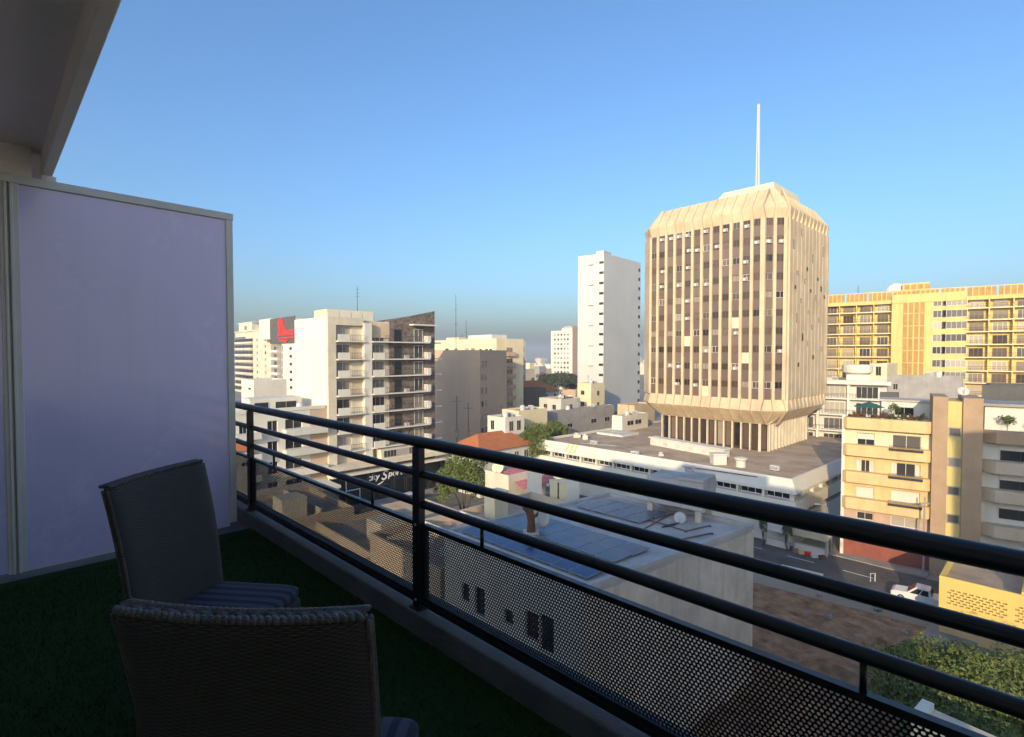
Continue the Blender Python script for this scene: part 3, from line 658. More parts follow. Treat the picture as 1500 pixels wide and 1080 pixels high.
for q in range(4): part(cs, 'parapet_panel', FCS, .7+q*2.1, 2.6+q*2.1, -.98, -.9, ztop-.3, ZC(2,454)-.2, 'white')
zf = [ZC(sB+1.5, y) for y in (499.5,526,552,579,606,633,660)]
zf2 = zf
for k, z in enumerate(zf):
    h = 3.0
    # bay one
    m = MB(); m.fbox(FCS,sB+.003,sC-.003,-.28,1.25,z-.2,z); b1 = mk('balcony', m, MT['white'], cs)
    w1 = (sC-sB); m = MB(); m.fbox(FCS,sB+.02,sB+w1*.42,1.1,1.24,z,z+1.05); mk('parapet', m, MT['white'], b1)
    m = MB(); m.fbox(FCS,sB+w1*.42,sC-.01,1.16,1.2,z+.95,z+1.0)
    for q in range(9): s_ = sB+w1*(.45+.06*q); m.fbox(FCS,s_,s_+.03,1.165,1.195,z,z+.95)
    mk('railing', m, MT['darkmetal'], b1)
    win(cs, FCS, sB+w1*.30, z+.02, w1*.5, 2.35, d=-.27, mul=1, fr='framewhite', gl='glass')
    m = MB(); m.fbox(FCS,sB+w1*.6,sC-.02,-.29,-.1,z+.0,z+2.4); mk('wall_panel', m, MT['tan' if k%2 else 'cream2'], cs)
    # bay two and stone part
    m = MB(); m.fbox(FCS,sD+.003,S(625),-.27,1.3,z-.2,z); b2 = mk('balcony', m, MT['white'], cs)
    if k:
        m = MB(); m.fbox(FCS,sD+.05,sD+2.2,1.15,1.29,z,z+1.05); mk('parapet', m, MT['white'], b2)
    m = MB(); m.fbox(FCS,S(621),S(626),.03,1.29,z+.001,z+1.15); mk('parapet', m, MT['white'], b2)
    m = MB(); m.fbox(FCS,sD+2.2,S(621),1.2,1.24,z+.95,z+1.0)
    for q in range(26): s_ = sD+2.3+q*(S(621)-sD-2.3)/26; m.fbox(FCS,s_,s_+.03,1.205,1.235,z,z+.95)
    mk('railing', m, MT['darkmetal'], b2)
    win(cs, FCS, (sD+sE)/2-.3, z+.02, 2.6, 2.4, d=-.27, mul=2, fr='framewhite', gl='glass')
    win(cs, FCS, S(583), z+.02, 1.5, 2.2, d=.03, mul=0, fr='framedark', gl='glassdark')
    win(cs, FCS, S(613), z+.02, 1.9, 2.35, d=.03, mul=1, fr='framewhite', gl='glass')
    m = MB(); m.fbox(FCS,sG-.6,sG+1.6,-5,-.0,z-.2,z+.02); mk('end_slab', m, MT['white'], cs)
    if k % 2: part(cs, 'planter', FCS, S(590), S(596), .5, .9, z+.001, z+.6, 'offwhite')
m = MB(); m.fbox(FCS,S(600),S(634),0,1.5,ZC(S(620),478),ZC(S(620),478)+.25); mk('canopy_slab', m, MT['white'], cs)
# shop storey
m = MB(); m.fbox(FCS,-.6,sG+2,-.4,2.4,6.2,6.9); mk('ledge', m, MT['cream2'], cs)
m = MB(); m.fbox(FCS,sD+1,sG-1,.0,1.9,6.9,8.6); mk('upper_shop_wall', m, MT['cream2'], cs)
for q in range(3): win(cs, FCS, S(563+q*18), 7.2, 2.6, 1.2, d=1.92, mul=3, fr='frame', gl='glass')
m = MB(); m.fbox(FCS,-.4,sG+2,.6,2.6,5.2,5.5); mk('white_beam', m, MT['white'], cs)
m = MB(); m.fbox(FCS,.2,sG+1,.0,1.6,.16,5.2); mk('shopfront', m, MT['black'], cs)
for q in range(8): win(cs, FCS, 1.4+q*2.7, .3, 2.3, 2.9, d=1.61, mul=0, fr='framedark', gl='glassdark')
for q in range(5): m = MB(); m.tube([FCS.P(1+5*q,2.3,.15),FCS.P(1+5*q,2.3,5.2)], .13, 8); mk('shop_column', m, MT['black'], cs)
m = MB(); sc0 = S(507,700,2.6); zz = 2.2
for a in ((sc0,sc0+.12,.15,4.6),(sc0+2.4,sc0+2.5,.15,2.9)): m.fbox(FCS,a[0],a[1],2.4,2.5,a[2],a[3])
m.fbox(FCS,sc0,sc0+2.5,2.4,2.5,2.8,2.92); mk('white_entrance_frame', m, MT['framewhite'], cs)
def text(root, F, s, z, d, body, size, mat, shear=.2, ext=.05):
    cu = bpy.data.curves.new('lettering', 'FONT'); cu.body = body; cu.size = size; cu.shear = shear; cu.extrude = ext; cu.offset = size*.008
    tmp = bpy.data.objects.new('tmp', cu); COL.objects.link(tmp); dg = bpy.context.evaluated_depsgraph_get()
    me = bpy.data.meshes.new_from_object(tmp.evaluated_get(dg)); bpy.data.objects.remove(tmp); me.materials.clear(); me.materials.append(MT[mat]); me.name = 'lettering'
    o = bpy.data.objects.new('lettering', me); COL.objects.link(o); o.parent = root
    o.location = F.P(s, d, z)-wloc(root); o.rotation_euler = (math.pi/2, 0, F.rot); return o
MT['signwhite'] = M('white_sign_letters', (.8,.8,.8), var=.03, rough=.4)
s0 = S(538,695,1.7); sz = (S(592,695,1.7)-s0)/4.6
text(cs, FCS, s0, 3.65, 1.68, 'city', sz, 'signwhite'); text(cs, FCS, s0+sz*1.68, 3.4, 1.68, 'S', sz*1.45, 'signwhite', .3); text(cs, FCS, s0+sz*2.55, 3.75, 1.68, 'port', sz, 'signwhite')
m = MB(); m.tube([FCS.P(s0+sz*(1.1+.9*q),1.75,2.75+.5*q*q) for q in np.linspace(0,1,8)], [.03,.07,.09,.1,.1,.08,.06,.03], 6); mk('sign_swoosh', m, MT['signwhite'], cs)
# --- low stepped white building in front
Fw = Frame(FCS.P(-13.6,0,0).xy, UF); L = 13.3
wl = thing('stepped_white_building', 'low white stepped building with terraces left of the stone sail block', 'building', Fw.P(0,0,0))
zr = Fw.z(9,601)
m = MB(); m.fbox(Fw,0,L,-11,-.3,0,zr-.4); mk('body_wall', m, MT['white'], wl)
ops = []; fl = [(zr-3.6-3.1*k) for k in range(5)]
for z in fl:
    for a, b in ((.5,1.6),(4.4,5.9),(7.0,9.6)): ops.append((a,b,z+.35,z+2.3))
m = MB(); m.wall(Fw, 0, L, 0, zr, ops, .3); mk('front_wall', m, MT['white'], wl)
for o_ in ops: win(wl, Fw, (o_[0]+o_[1])/2, o_[2], o_[1]-o_[0]-.02, o_[3]-o_[2]-.02, d=-.28, mul=1, fr='framewhite', gl='glassdark')
for k, z in enumerate(fl):
    m = MB(); m.fbox(Fw,6.6,L-.2,0.003,1.5,z-.1,z+.9); mk('balcony', m, MT['offwhite'], wl)
    m = MB(); m.fbox(Fw,-.2,3.2,0.003,1.2,z-.1,z+.8); mk('balcony', m, MT['offwhite'], wl)
m = MB(); m.fbox(Fw,10.8,L+.3,-4,.02,0,zr+.05); mk('tiled_end_wall', m, MT['taupe'], wl)
m = MB(); m.fbox(Fw,0,L,-.5,.15,zr,zr+.5); mk('parapet', m, MT['white'], wl)
m = MB(); m.fbox(Fw,3.5,11.5,-9,-5,zr-.4,zr+1.7); mk('roof_room', m, MT['offwhite'], wl)
win(wl, Fw, 5.2, zr-.1, 2.2, 1.2, d=-4.98, mul=0, fr='frame', gl='glassdark'); win(wl, Fw, 9, zr-.1, 3.4, 1.2, d=-4.98, mul=1, fr='frame', gl='glassdark')
m = MB(); m.fbox(Fw,.5,3,-7,-4,zr-.4,zr+.7); mk('roof_room', m, MT['white'], wl)
p = Fw.P(9.6,-.9,zr-.4); m = MB(); m.lathe([(.5,0),(.55,.5),(.5,1.3),(.2,1.5),(0,1.5)], p, 12); top('water_tank', m, MT['coolwhite'], 'small pale water tank on the stepped white building', 'tank')
# --- white block with slot windows, and the far flats
def Cpt(px, Y): q = at(px, 519, Y); return Vector((q.x, q.y))
c0 = Cpt(371,130); ro, F1, F2 = block('slot_window_block', 'small plain white block with two dark slot windows below the cream flats', c0, 10, 8, at(371,557,130).z, 'white')
for px in (352,365): win(ro, F1, F1.s(px), at(px,572,130).z, 1.7, .5, d=.01, mul=0, fr='framedark', gl='glassdark')
c0 = Cpt(397,220); ro, F1, F2 = block('cream_flats', 'distant cream flats with stacked horizontal balconies beside the screen', c0, 34, 14, at(397,490,220).z, 'cream2')
zt0 = at(370,490,220).z
for k in range(9):
    z = zt0-3.4-2.85*k
    a, b = F1.s(344), F1.s(371)
    m = MB(); m.fbox(F1,a,b,.0,1.0,z-.1,z+.8); mk('balcony', m, MT['cream2'], ro)
    win(ro, F1, (a+b)/2, z+.8, b-a-.6, 1.5, d=.02, mul=4, fr='frame', gl='glassdark')
    for px in (377,389): win(ro, F1, F1.s(px), z+.7, 1.7, 1.3, d=.02, mul=1, fr='frame', gl='glass')
m = MB(); m.fbox(F1,F1.s(342),F1.s(397),-8,-1.0,zt0-.1,zt0+2.2); mk('setback_storey', m, MT['cream2'], ro)
m = MB(); m.fbox(F1,F1.s(341),F1.s(397),-9,-.4,zt0+2.2,zt0+2.6); mk('roof_slab', m, MT['white'], ro)
m = MB(); m.fbox(F1,F1.s(344),F1.s(363),-8,-2,zt0+2.6,zt0+6.4); mk('roof_room', m, MT['cream2'], ro)
m = MB(); m.fbox(F1,F1.s(343),F1.s(364),-8.3,-1.7,zt0+6.4,zt0+6.8); mk('roof_slab', m, MT['white'], ro)
win(ro, F1, F1.s(354), zt0+3.2, 4, 2, d=-1.97, mul=3, fr='frame', gl='glass')
# annexe with dark wall and red sign
ca = Cpt(434,190); ro, F1, F2 = block('sign_block', 'white block with a dark upper wall carrying a big red sign', ca, 14.5, 6, at(434,466,190).z, 'white')
zt0 = at(434,466,190).z; zm = at(415,503,192).z; a, b = F1.s(397), F1.s(433.5)
m = MB(); m.fbox(F1,a,b,.01,.3,zm,zt0+.8); mk('dark_sign_wall', m, MT['darkgrey'], ro)
m = MB(); m.fbox(F1,F1.s(379),a-.1,-7,-.3,zm+2,zt0+1.2); mk('stair_tower', m, MT['white'], ro)
for k in range(6):
    z = zm-3.2-2.9*k
    m = MB(); m.fbox(F1,a,F1.s(411),.0,1.3,z-.1,z+.75); mk('balcony', m, MT['white'], ro)
    win(ro, F1, F1.s(403.5), z+.5, 3.0, 1.8, d=.02, mul=1, fr='framewhite', gl='glassdark'); win(ro, F1, F1.s(414), z, .9, 2.6, d=.02, mul=0, fr='framewhite', gl='glass')
    win(ro, F1, F1.s(426), z+.8, 2.2, 1.0, d=.02, mul=1, fr='framedark', gl='glassdark')
sg = thing('red_sign', 'big red sign shape mounted on the dark wall of the white block', 'sign', F1.P(F1.s(422),.35,zm))
def redpoly(pts, d0=.31, d1=.6):
    n = len(pts); P_ = [F1.P(F1.s(x), d1, at(x,y,191).z) for x, y in pts]+[F1.P(F1.s(x), d0, at(x,y,191).z) for x, y in pts]
    m = MB(); m.add(P_, [tuple(range(n-1,-1,-1)), tuple(range(n,2*n))]+[(i,(i+1)%n,n+(i+1)%n,n+i) for i in range(n)]); return m
mk('ribbon', redpoly([(409,470),(414,463),(418,467),(417,474),(419,480),(424,483),(433,482),(433,491),(410,491),(411,480)]), MT['red'], sg)
mk('lettering_bar', redpoly([(410,494),(433,493),(433,495.5),(410,496)]), MT['red'], sg)
mk('lettering_bar', redpoly([(411,497.5),(425,497.5),(421,502),(417,500),(411,499.5)]), MT['red'], sg)
for x in (419.5,424,428.5): mk('dark_letter', redpoly([(x,484.5),(x+1.6,484.5),(x+1.6,489),(x,489)], .6, .64), MT['darkgrey'], sg)
# ================================================================ middle distance
# curved taupe building
cv = thing('curved_building', 'plain taupe building with a curved blank wall behind the stone sail block', 'building', (at(690,640,124).x,124,0))
ztp = at(660,513,121).z; pts = []
A_ = at(600,519,104); 
for k in range(15):
    f = k/14; px = 600+103*f; Y = 128-9*math.sin(f*math.pi*.62); q = at(px,519,Y); pts.append(Vector((q.x,q.y)))
poly = pts+[pts[-1]+Vector((6,14)), pts[0]+Vector((-6,18))]
m = MB(); m.prism(poly, 0, ztp-.4); mk('curved_wall', m, MT['taupe'], cv)
m = MB(); m.prism(poly, ztp-.4, ztp); mk('coping', m, MT['taupe'], cv)
Fs = Frame(pts[-1], (6,14))
for k in range(6):
    for a in (1.2,3.0):
        z = ztp-4.0-3.1*k; win(cv, Fs, a, z, 1.2, 1.5, d=.02, mul=0, fr='frame', gl='glassdark')
# yellow apartment building behind
c0 = Cpt(727,141); zt0 = at(727,496,141).z
ro, F1, F2 = block('yellow_apartments', 'pale yellow apartment building partly shaded behind the curved taupe wall', c0, 30, 9.8, zt0, 'paleyellow', u1=udir(-680)*-1, u2=udir(900))
for k in range(7):
    z = zt0-4.2-3.0*k
    for px in (704,713,719): win(ro, F1, F1.s(px), z, 1.0, 1.4, d=.02, mul=0, fr='framedark', gl='glassdark')
    for px in (655,668,684,693): win(ro, F1, F1.s(px), z, 1.7, 1.7, d=.02, mul=1, fr='frame', gl='glass')
    b0, b1 = F2.s(740), F2.s(752.5)
    m = MB(); m.fbox(F2,b0,b1,0,.9,z-.6,z+.5); mk('balcony', m, MT['pinkwall'], ro)
    win(ro, F2, (b0+b1)/2, z+.5, b1-b0-.8, 1.3, d=.02, mul=1, fr='frame', gl='glass')
m = MB(); m.fbox(F1,F1.s(680),F1.s(714),-7,-1.5,zt0-.7,zt0+1.2); mk('roof_room', m, MT['white'], ro)
part(ro, 'roof_room', F1, F1.s(646), F1.s(664), -7, -2, zt0-.7, zt0+.8, 'paleyellow')
c0 = Cpt(757,175); zt0 = at(757,500,175).z; ro, F1, F2 = block('white_window_block', 'narrow white block with one column of windows behind the yellow apartments', c0, 10, 4.2, zt0, 'coolwhite')
for k in range(9):
    win(ro, F2, 2.3, zt0-3.6-3.1*k, 2.2, 1.6, d=.02, mul=1, fr='frame', gl='glass')
    win(ro, F1, 8.8, zt0-3.6-3.1*k, 1.1, 1.6, d=.02, mul=0, fr='frame', gl='glassdark')
# slim white tower left of the office tower
c0 = Cpt(884,155); zt0 = at(884,371,155).z
ro, F1, F2 = block('white_slab_tower', 'slim plain white tower with a column of small dark windows', c0, 8.8, 22, zt0, 'coolwhite', u1=udir(-1000)*-1, u2=udir(700))
nf = 17
for k in range(nf):
    z = zt0-3.0-3.03*k
    win(ro, F1, F1.s(880.5), z, 1.4, .7, d=.02, mul=0, fr='framedark', gl='glassdark')
    if k%2 == 0: part(ro, 'ledge', F1, F1.s(862.2), F1.s(869), .0, .4, z-.1, z+.06, 'grey')
    win(ro, F2, F2.s(935.5), z, 1.1, 1.0, d=.02, mul=0, fr='framedark', gl='glassdark')
part(ro, 'roof_room', F1, F1.s(872), 8.6, -5, -.3, zt0-.7, zt0+.9, 'coolwhite')
# far white and red-brown tower
c0 = Cpt(838,320); zt0 = at(838,484,320).z
ro, F1, F2 = block('brown_striped_tower', 'distant white tower with red brown stripe and rows of small windows', c0, 16, 12, zt0, 'white', u1=udir(-900)*-1, u2=udir(700))
mid = F1.s(826)
for k in range(13):
    z = zt0-3.2-2.9*k
    for s_ in (1.6,4.2,6.6,9.0,11.4): win(ro, F1, s_+1.5, z, 1.4, 1.3, d=.02, mul=0, fr='frame', gl='glass')
    win(ro, F2, F2.s(849.5), z, 2.0, 1.5, d=.02, mul=0, fr='framedark', gl='glassdark')
part(ro, 'brown_stripe', F2, .2, F2.s(844.5), .0, .3, 0, zt0+1, 'pinkwall'); part(ro, 'brown_flank', F2, F2.s(854), 11.9, .0, .3, 0, zt0-1.5, 'brownwall'); part(ro, 'roof_room', F2, 1, 9, -7, -.5, zt0-.7, zt0+2.6, 'pinkwall'); part(ro, 'roof_room', F1, 8, 15.5, -7, -.5, zt0-.7, zt0+1.5, 'white')
# low houses and yards between
def house(name, label, pxl, pxr, pytop, Y, L2, mat, off1=-740, off2=800, pxc=None, par=.4, roof='rooftan', wins=(), cat='building'):
    """front-left face spans pxl..pxc, front-right face pxc..pxr"""
    pxc = pxc or pxr
    c = Cpt(pxc, Y); F = Frame(c, -udir(off1)); L1 = max(2.0, -F.s(pxl)); zt0 = at(pxc, pytop, Y).z
    if pxr > pxc: L2 = Frame(c, udir(off2)).s(pxr)
    ro, F1, F2 = block(name, label, c, L1, L2, zt0, mat, u1=-udir(off1), u2=udir(off2), par=par, roof=roof, cat=cat)
    for f, s_, z, w, h in wins: win(ro, (F1,F2)[f], s_*((L1,L2)[f]), zt0-z, w, h, d=.02, mul=1, fr='frame', gl='glassdark')
    return ro, F1, F2, L1, L2, zt0
house('white_house', 'small white house with terrace beside the orange tiled roof', 714, 768, 612, 98, 8, 'white', pxc=740, wins=((0,.3,2.6,1,1.8),(1,.3,2.7,1.1,1.9),(1,.7,2.7,1.1,1.9),(0,.7,5.4,1,1.4)))
house('cream_yard_wall', 'long cream wall house behind the white house', 735, 802, 602, 108, 8, 'paleyellow', pxc=760)
house('grey_villa', 'grey flat roofed villa with dark band and windows behind the podium', 798, 900, 604, 118, 8, 'grey', pxc=803, roof='offwhite', wins=((1,.12,4.2,2,1.0),(1,.3,4.2,2,1.0),(1,.66,4.0,2.2,1.1),(1,.88,4.0,2.2,1.1)))
ro = house('pale_corner_tower', 'narrow pale yellow building standing before the slim white tower', 846, 886, 562, 140, 6, 'paleyellow', pxc=866, wins=((0,.4,3.2,1.2,1.2),(0,.4,6.2,1.2,1.2),(1,.5,3.4,1.1,1.3),(1,.5,6.5,1.1,1.3)))
house('orange_walled_house', 'house with faded orange walls left of the pale corner tower', 824, 852, 572, 146, 8, 'pinkwall', pxc=843, wins=((0,.5,3.4,1.5,1.3),))
house('cluttered_terrace_house', 'cream terrace house with cluttered flat roof among the low houses', 790, 850, 585, 130, 9, 'offwhite', pxc=822, wins=((0,.3,2.8,1.2,1.3),(0,.7,2.8,1.2,1.3),(1,.5,2.8,1.2,1.3)))
house('dark_roofed_shed', 'long dark grey shed with flat roof beyond the yellow apartments', 752, 800, 570, 150, 14, 'darkgrey', pxc=768, roof='darkgrey')
house('white_low_store', 'low white store behind the podium roof edge', 897, 950, 610, 112, 8, 'white', pxc=912, wins=((1,.6,2.2,2.5,1.0),(1,.3,2.2,2.5,1.0)))
house('peach_roofed_store', 'low peach coloured store at the left foot of the cream tower', 905, 960, 594, 126, 9, 'cream', pxc=930, roof='pinkwall')
house('far_tan_hall', 'far tan hall with a long flat roof near the horizon', 764, 808, 541, 300, 20, 'tan', pxc=770)
house('far_yellow_house', 'far pale yellow house just below the horizon', 766, 782, 532, 340, 12, 'paleyellow', pxc=776)
house('far_white_villa', 'far small white villa left of the striped tower', 798, 816, 534, 330, 12, 'white', pxc=806)
house('far_grey_store', 'far grey store beside the hazy trees', 783, 800, 537, 280, 12, 'grey', pxc=790)
def gable(name, label, px, py, Y, w, l, h, zwall, off=800, mat='offwhite'):
    c = at(px, py, Y); F = Frame((c.x,c.y), udir(off)); ro = thing(name, label, 'house', (c.x,c.y,0))
    m = MB(); m.fbox(F,-l/2,l/2,-w,0,0,zwall); mk('wall', m, MT[mat], ro)
    m = MB(); e = .6; P_ = [F.P(-l/2-e,e,zwall),F.P(l/2+e,e,zwall),F.P(l/2+e,-w-e,zwall),F.P(-l/2-e,-w-e,zwall),F.P(-l/2+w*.35,-w/2,zwall+h),F.P(l/2-w*.35,-w/2,zwall+h)]
    m.add(P_, [(0,1,5,4),(1,2,5),(2,3,4,5),(3,0,4),(3,2,1,0)]); mk('tiled_roof', m, MT['tile'], ro)
    for k in range(5): win(ro, F, -l/2+l*(k+.5)/5, zwall-2.4, 1.2, 1.5, d=.02, mul=1, fr='framewhite', gl='glassdark')
    return ro
gable('orange_roof_house', 'long house with bright orange tiled roof behind the bushy street tree', 742, 660, 94, 8, 12.5, 2.5, at(742,656,94).z)
gable('small_orange_roof_house', 'small house with orange tiled roof half hidden by the bushy tree', 778, 640, 108, 7, 8, 2.4, at(778,640,108).z)
gable('red_roof_house', 'far house with red tiled roof below the hazy trees', 788, 575, 165, 12, 20, 3.2, at(788,574,165).z)
gable('left_orange_house', 'house with orange red roof glimpsed between the screen and the first railing post', 318, 660, 72, 8, 9, 3.0, at(346,664,72).z)
b = at(668,519,150); antenna((b.x,b.y,0), at(668,432,150).z, 'tall thin mast rising behind the yellow apartments', .12)
b = at(683,519,158); antenna((b.x,b.y,0), at(683,470,158).z, 'shorter thin mast behind the yellow apartments roof room', .12)
b = FCS.P(S(545),-5,ztop-.4); antenna(b, 6.5, 'thin aerial standing on the stone sail block', .06)
# utility poles against the curved wall
for px, pyb, pyt, lb in ((669,648,580,'dark utility pole standing before the curved taupe wall'),(686,648,590,'second dark utility pole nearer the orange roof')):
    q = at(px,pyb,95); m = MB(); m.tube([(q.x,q.y,0),(q.x,q.y,at(px,pyt,95).z)], [.2,.1], 8); m.tube([(q.x-.8,q.y,at(px,pyt,95).z-1),(q.x+.8,q.y,at(px,pyt,95).z-1)], .06, 6); m.box(q.x-.35,q.x+.35,q.y-.4,q.y+.1,q.z+1.0,q.z+2.2); top('utility_pole', m, MT['darkmetal'], lb, 'pole')
# hill on the horizon
m = MB(); N = 60; vs = [(-4200+8400*i/N, 3600, -5) for i in range(N+1)]+[(-4200+8400*i/N, 3600, 18+16*math.sin(i*.5)+12*math.sin(i*1.3+1)) for i in range(N+1)]+[(-4200+8400*i/N, 4000, -5) for i in range(N+1)]
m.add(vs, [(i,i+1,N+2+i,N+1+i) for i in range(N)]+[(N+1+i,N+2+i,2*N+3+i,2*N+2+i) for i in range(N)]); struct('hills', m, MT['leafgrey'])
# ================================================================ right side: ochre flats with stair core, long yellow block, white balcony block
EO = Vector((40.6,64.)); UE = -udir(-1050); FE = Frame(EO, UE)
ap = thing('bay_apartments', 'yellow apartment building with rounded balcony bands and a brown stair core', 'building', (EO.x,EO.y,0))
tb = [FE.z(0,y) for y in (611,650,689,727)]+[4.3]; La = FE.s(1365,660); Lb = FE.s(1439,660); Lc_ = Lb+10
core0, core1 = La, Lb
m = MB(); m.fbox(FE,.02,La,-10,-1.35,0,tb[0]-1.2); mk('body_wall', m, MT['yellow2'], ap)
wins_ = [(.95+.0,1.5),(4.9,6.9)]
ztops = [tb[0]-1.35]+[t-1.35 for t in tb[1:]]
for k in range(4):
    zhi = tb[k]-1.35; zlo = tb[k+1]-.02
    ops = [(1.5,3.3,zlo-.2+.0,zhi-.55),(5.0,7.7,zlo-.6,zhi-.5)] if k < 3 else [(1.6,3.3,zlo+.4,zhi-.5),(5.0,7.7,zlo+.2,zhi-.4)]
    m = MB(); m.wall(FE,.3,La,zlo-1.33,zhi+.0,ops,.3,d=-1.0); mk('storey_wall', m, MT['paleyellow' if k == 0 else 'yellow2' if k < 3 else 'pinkwall'], ap)
    for q, o_ in enumerate(ops):
        shut = (k == 2) or (k == 0 and q == 0)
        if shut:
            zs_ = o_[2]+(.0 if k == 2 else .9); m = MB()
            nz = int((o_[3]-zs_)/.12)
            for j in range(nz): m.fbox(FE,o_[0]+.01,o_[1]-.01,-1.26,-1.2-.015*(j%2),zs_+.12*j,zs_+.12*(j+1)-.004)
            mk('roller_shutter', m, MT['curtain'], ap)
            if k == 0: win(ap, FE, (o_[0]+o_[1])/2, o_[2], o_[1]-o_[0]-.02, .9, d=-1.28, mul=1, fr='framewhite', gl='glassdark')
        else: win(ap, FE, (o_[0]+o_[1])/2, o_[2], o_[1]-o_[0]-.02, o_[3]-o_[2]-.02, d=-1.28, mul=1, fr='framewhite', gl='glass')
        if not shut and k == 1:
            for e in (0,1):
                a = o_[0]+.05 if e == 0 else o_[1]-.5; m = MB(); m.add([FE.P(a+.45*j/6,-1.24-.03*(j%2),o_[2]+.05) for j in range(7)]+[FE.P(a+.45*j/6,-1.24-.03*(j%2),o_[3]-.05) for j in range(7)], [(j,j+1,j+8,j+7) for j in range(6)]); mk('curtain', m, MT['curtain'], ap)
for k in range(4):
    z = tb[k]; h = 1.35
    rings = []
    P_ = [(.15,-1.0),(.15,-.35),(.5,0),(La-.5,0),(La,-.35),(La,-1.0)]
    vs = [FE.P(a,d,z-h) for a,d in P_]+[FE.P(a,d,z) for a,d in P_]
    m = MB(); m.add(vs, [(j,j+1,j+7,j+6) for j in range(5)]+[(5,4,3,2,1,0),(6,7,8,9,10,11),(0,6,11,5)]); mk('balcony_band', m, MT['yellow2'], ap)
    if k:
        m = MB(); m.fbox(FE,4.7,7.9,.01,.25,z-.28,z-.05)
        for j in range(20): m.fbox(FE,4.75+.163*j,4.78+.163*j,.26,.285,z-.3,z+.33)
        m.fbox(FE,4.7,7.9,.25,.29,z+.33,z+.36); bx_ = mk('flower_box', m, MT['darkmetal'], ap)
m = MB(); m.fbox(FE,-.05,.3,-2,-.6,0,tb[0]+.3); mk('corner_post', m, MT['white'], ap)
m = MB(); m.fbox(FE,.3,La,-1.35,-1.0,0,2.9); mk('ground_floor_wall', m, MT['redwall'], ap)
zc = FE.z(La+2,582)
a1, a2 = FE.s(1388,640), FE.s(1410,640)
m = MB(); m.fbox(FE,core0+.003,a1,-6,.15,0,zc); mk('stair_core_wall', m, MT['brownwall'], ap)
m = MB(); m.fbox(FE,a2,core1,-6,.15,0,zc-.05); mk('stair_core_wall', m, MT['brownwall'], ap)
m = MB(); m.fbox(FE,a1+.003,a2-.003,-5.9,-.25,0,zc-.5); mk('stair_strip', m, MT['yellow'], ap)
for y in (627,671,713,754): z = FE.z((a1+a2)/2,y+13,-.25); win(ap, FE, (a1+a2)/2, z, a2-a1-.12, 1.05, d=-.24, mul=0, fr='grey', gl='glass', ft=.12)
# right wing
m = MB(); m.fbox(FE,core1+.02,core1+14,-10,-1.35,0,tb[0]-1.1); mk('wing_wall', m, MT['offwhite'], ap)
for k in range(4):
    z = FE.z(core1+1,(632,676,718,770)[k]); h = 1.3; c = core1+.4
    P_ = [(c-.3,-1.34),(c-.3,-.9),(c+.7,0),(core1+14,0),(core1+14,-1.34)]
    vs = [FE.P(a,d,z-h) for a,d in P_]+[FE.P(a,d,z) for a,d in P_]
    m = MB(); m.add(vs, [(j,j+1,j+6,j+5) for j in range(4)]+[(4,3,2,1,0),(5,6,7,8,9),(0,5,9,4)]); mk('balcony_band', m, MT['brownwall' if k == 0 else 'tan'], ap)
    for j in range(3):
        if k < 3:
            zz = z-h; win(ap, FE, core1+3.2+4*j, zz-1.95, 3.2, 1.1, d=-1.3, mul=1, fr='framedark', gl='glassdark')
            m = MB()
            for i in range(6): m.fbox(FE,core1+1.6+4*j,core1+4.8+4*j,-1.34,-1.28-.02*(i%2),zz-.85+.13*i,zz-.85+.13*(i+1)-.005)
            mk('roller_shutter', m, MT['curtain'], ap)
m = MB(); m.fbox(FE,core1+.5,core1+14,-7,-3.5,tb[0]-1.1,tb[0]+1.9); mk('terrace_room', m, MT['white'], ap)
m = MB(); m.fbox(FE,core1+.3,core1+14,-9,-3.0,tb[0]+1.9,tb[0]+2.2); mk('terrace_roof', m, MT['grey'], ap)
# terrace: planters, parasol
p = FE.P(2.6,-3.2,tb[0]-1.2); ro = thing('terrace_parasol', 'dark green canvas parasol on the roof terrace of the yellow apartments', 'parasol', p)
m = MB(); m.tube([p,p+Vector((0,0,2.8))], .05, 8); mk('pole', m, MT['darkmetal'], ro)
m = MB(); rb = [p+Vector((1.7*math.cos(2*math.pi*k/8),1.7*math.sin(2*math.pi*k/8),2.35)) for k in range(8)]; m.add(rb+[p+Vector((0,0,3.0))], [(k,(k+1)%8,8) for k in range(8)]+[tuple(range(7,-1,-1))]); m.tube([p+Vector((0,0,2.98)),p+Vector((0,0,3.12))], .06, 6); mk('canopy', m, MT['green_awning'], ro)
def terr_house(): 
    F = Frame(FE.P(3.8,-8.5,0).xy, UE); ro = thing('rooftop_house', 'white rooftop house with flat roof behind the terrace plants', 'building', F.P(0,0,tb[0]-1.2))
    m = MB(); m.fbox(F,0,7,-4,0,tb[0]-1.2,tb[0]+1.6); mk('wall', m, MT['white'], ro); m = MB(); m.fbox(F,-.2,7.2,-4.2,.3,tb[0]+1.6,tb[0]+1.8); mk('roof', m, MT['roofgrey'], ro)
    win(ro, F, 2.4, tb[0]-.2, 2.0, 1.1, d=.02, mul=1, fr='frame', gl='glassdark')
m = MB(); m.fbox(FE,.02,La,-13,-10,0,tb[0]-1.2); mk('rear_wall', m, MT['offwhite'], ap)
terr_house()
q = FE.P(core0+2.8,-3,zc); dish((q.x,q.y,zc-.06), .55, -2.0, 'white dish lying on top of the brown stair core', .5)
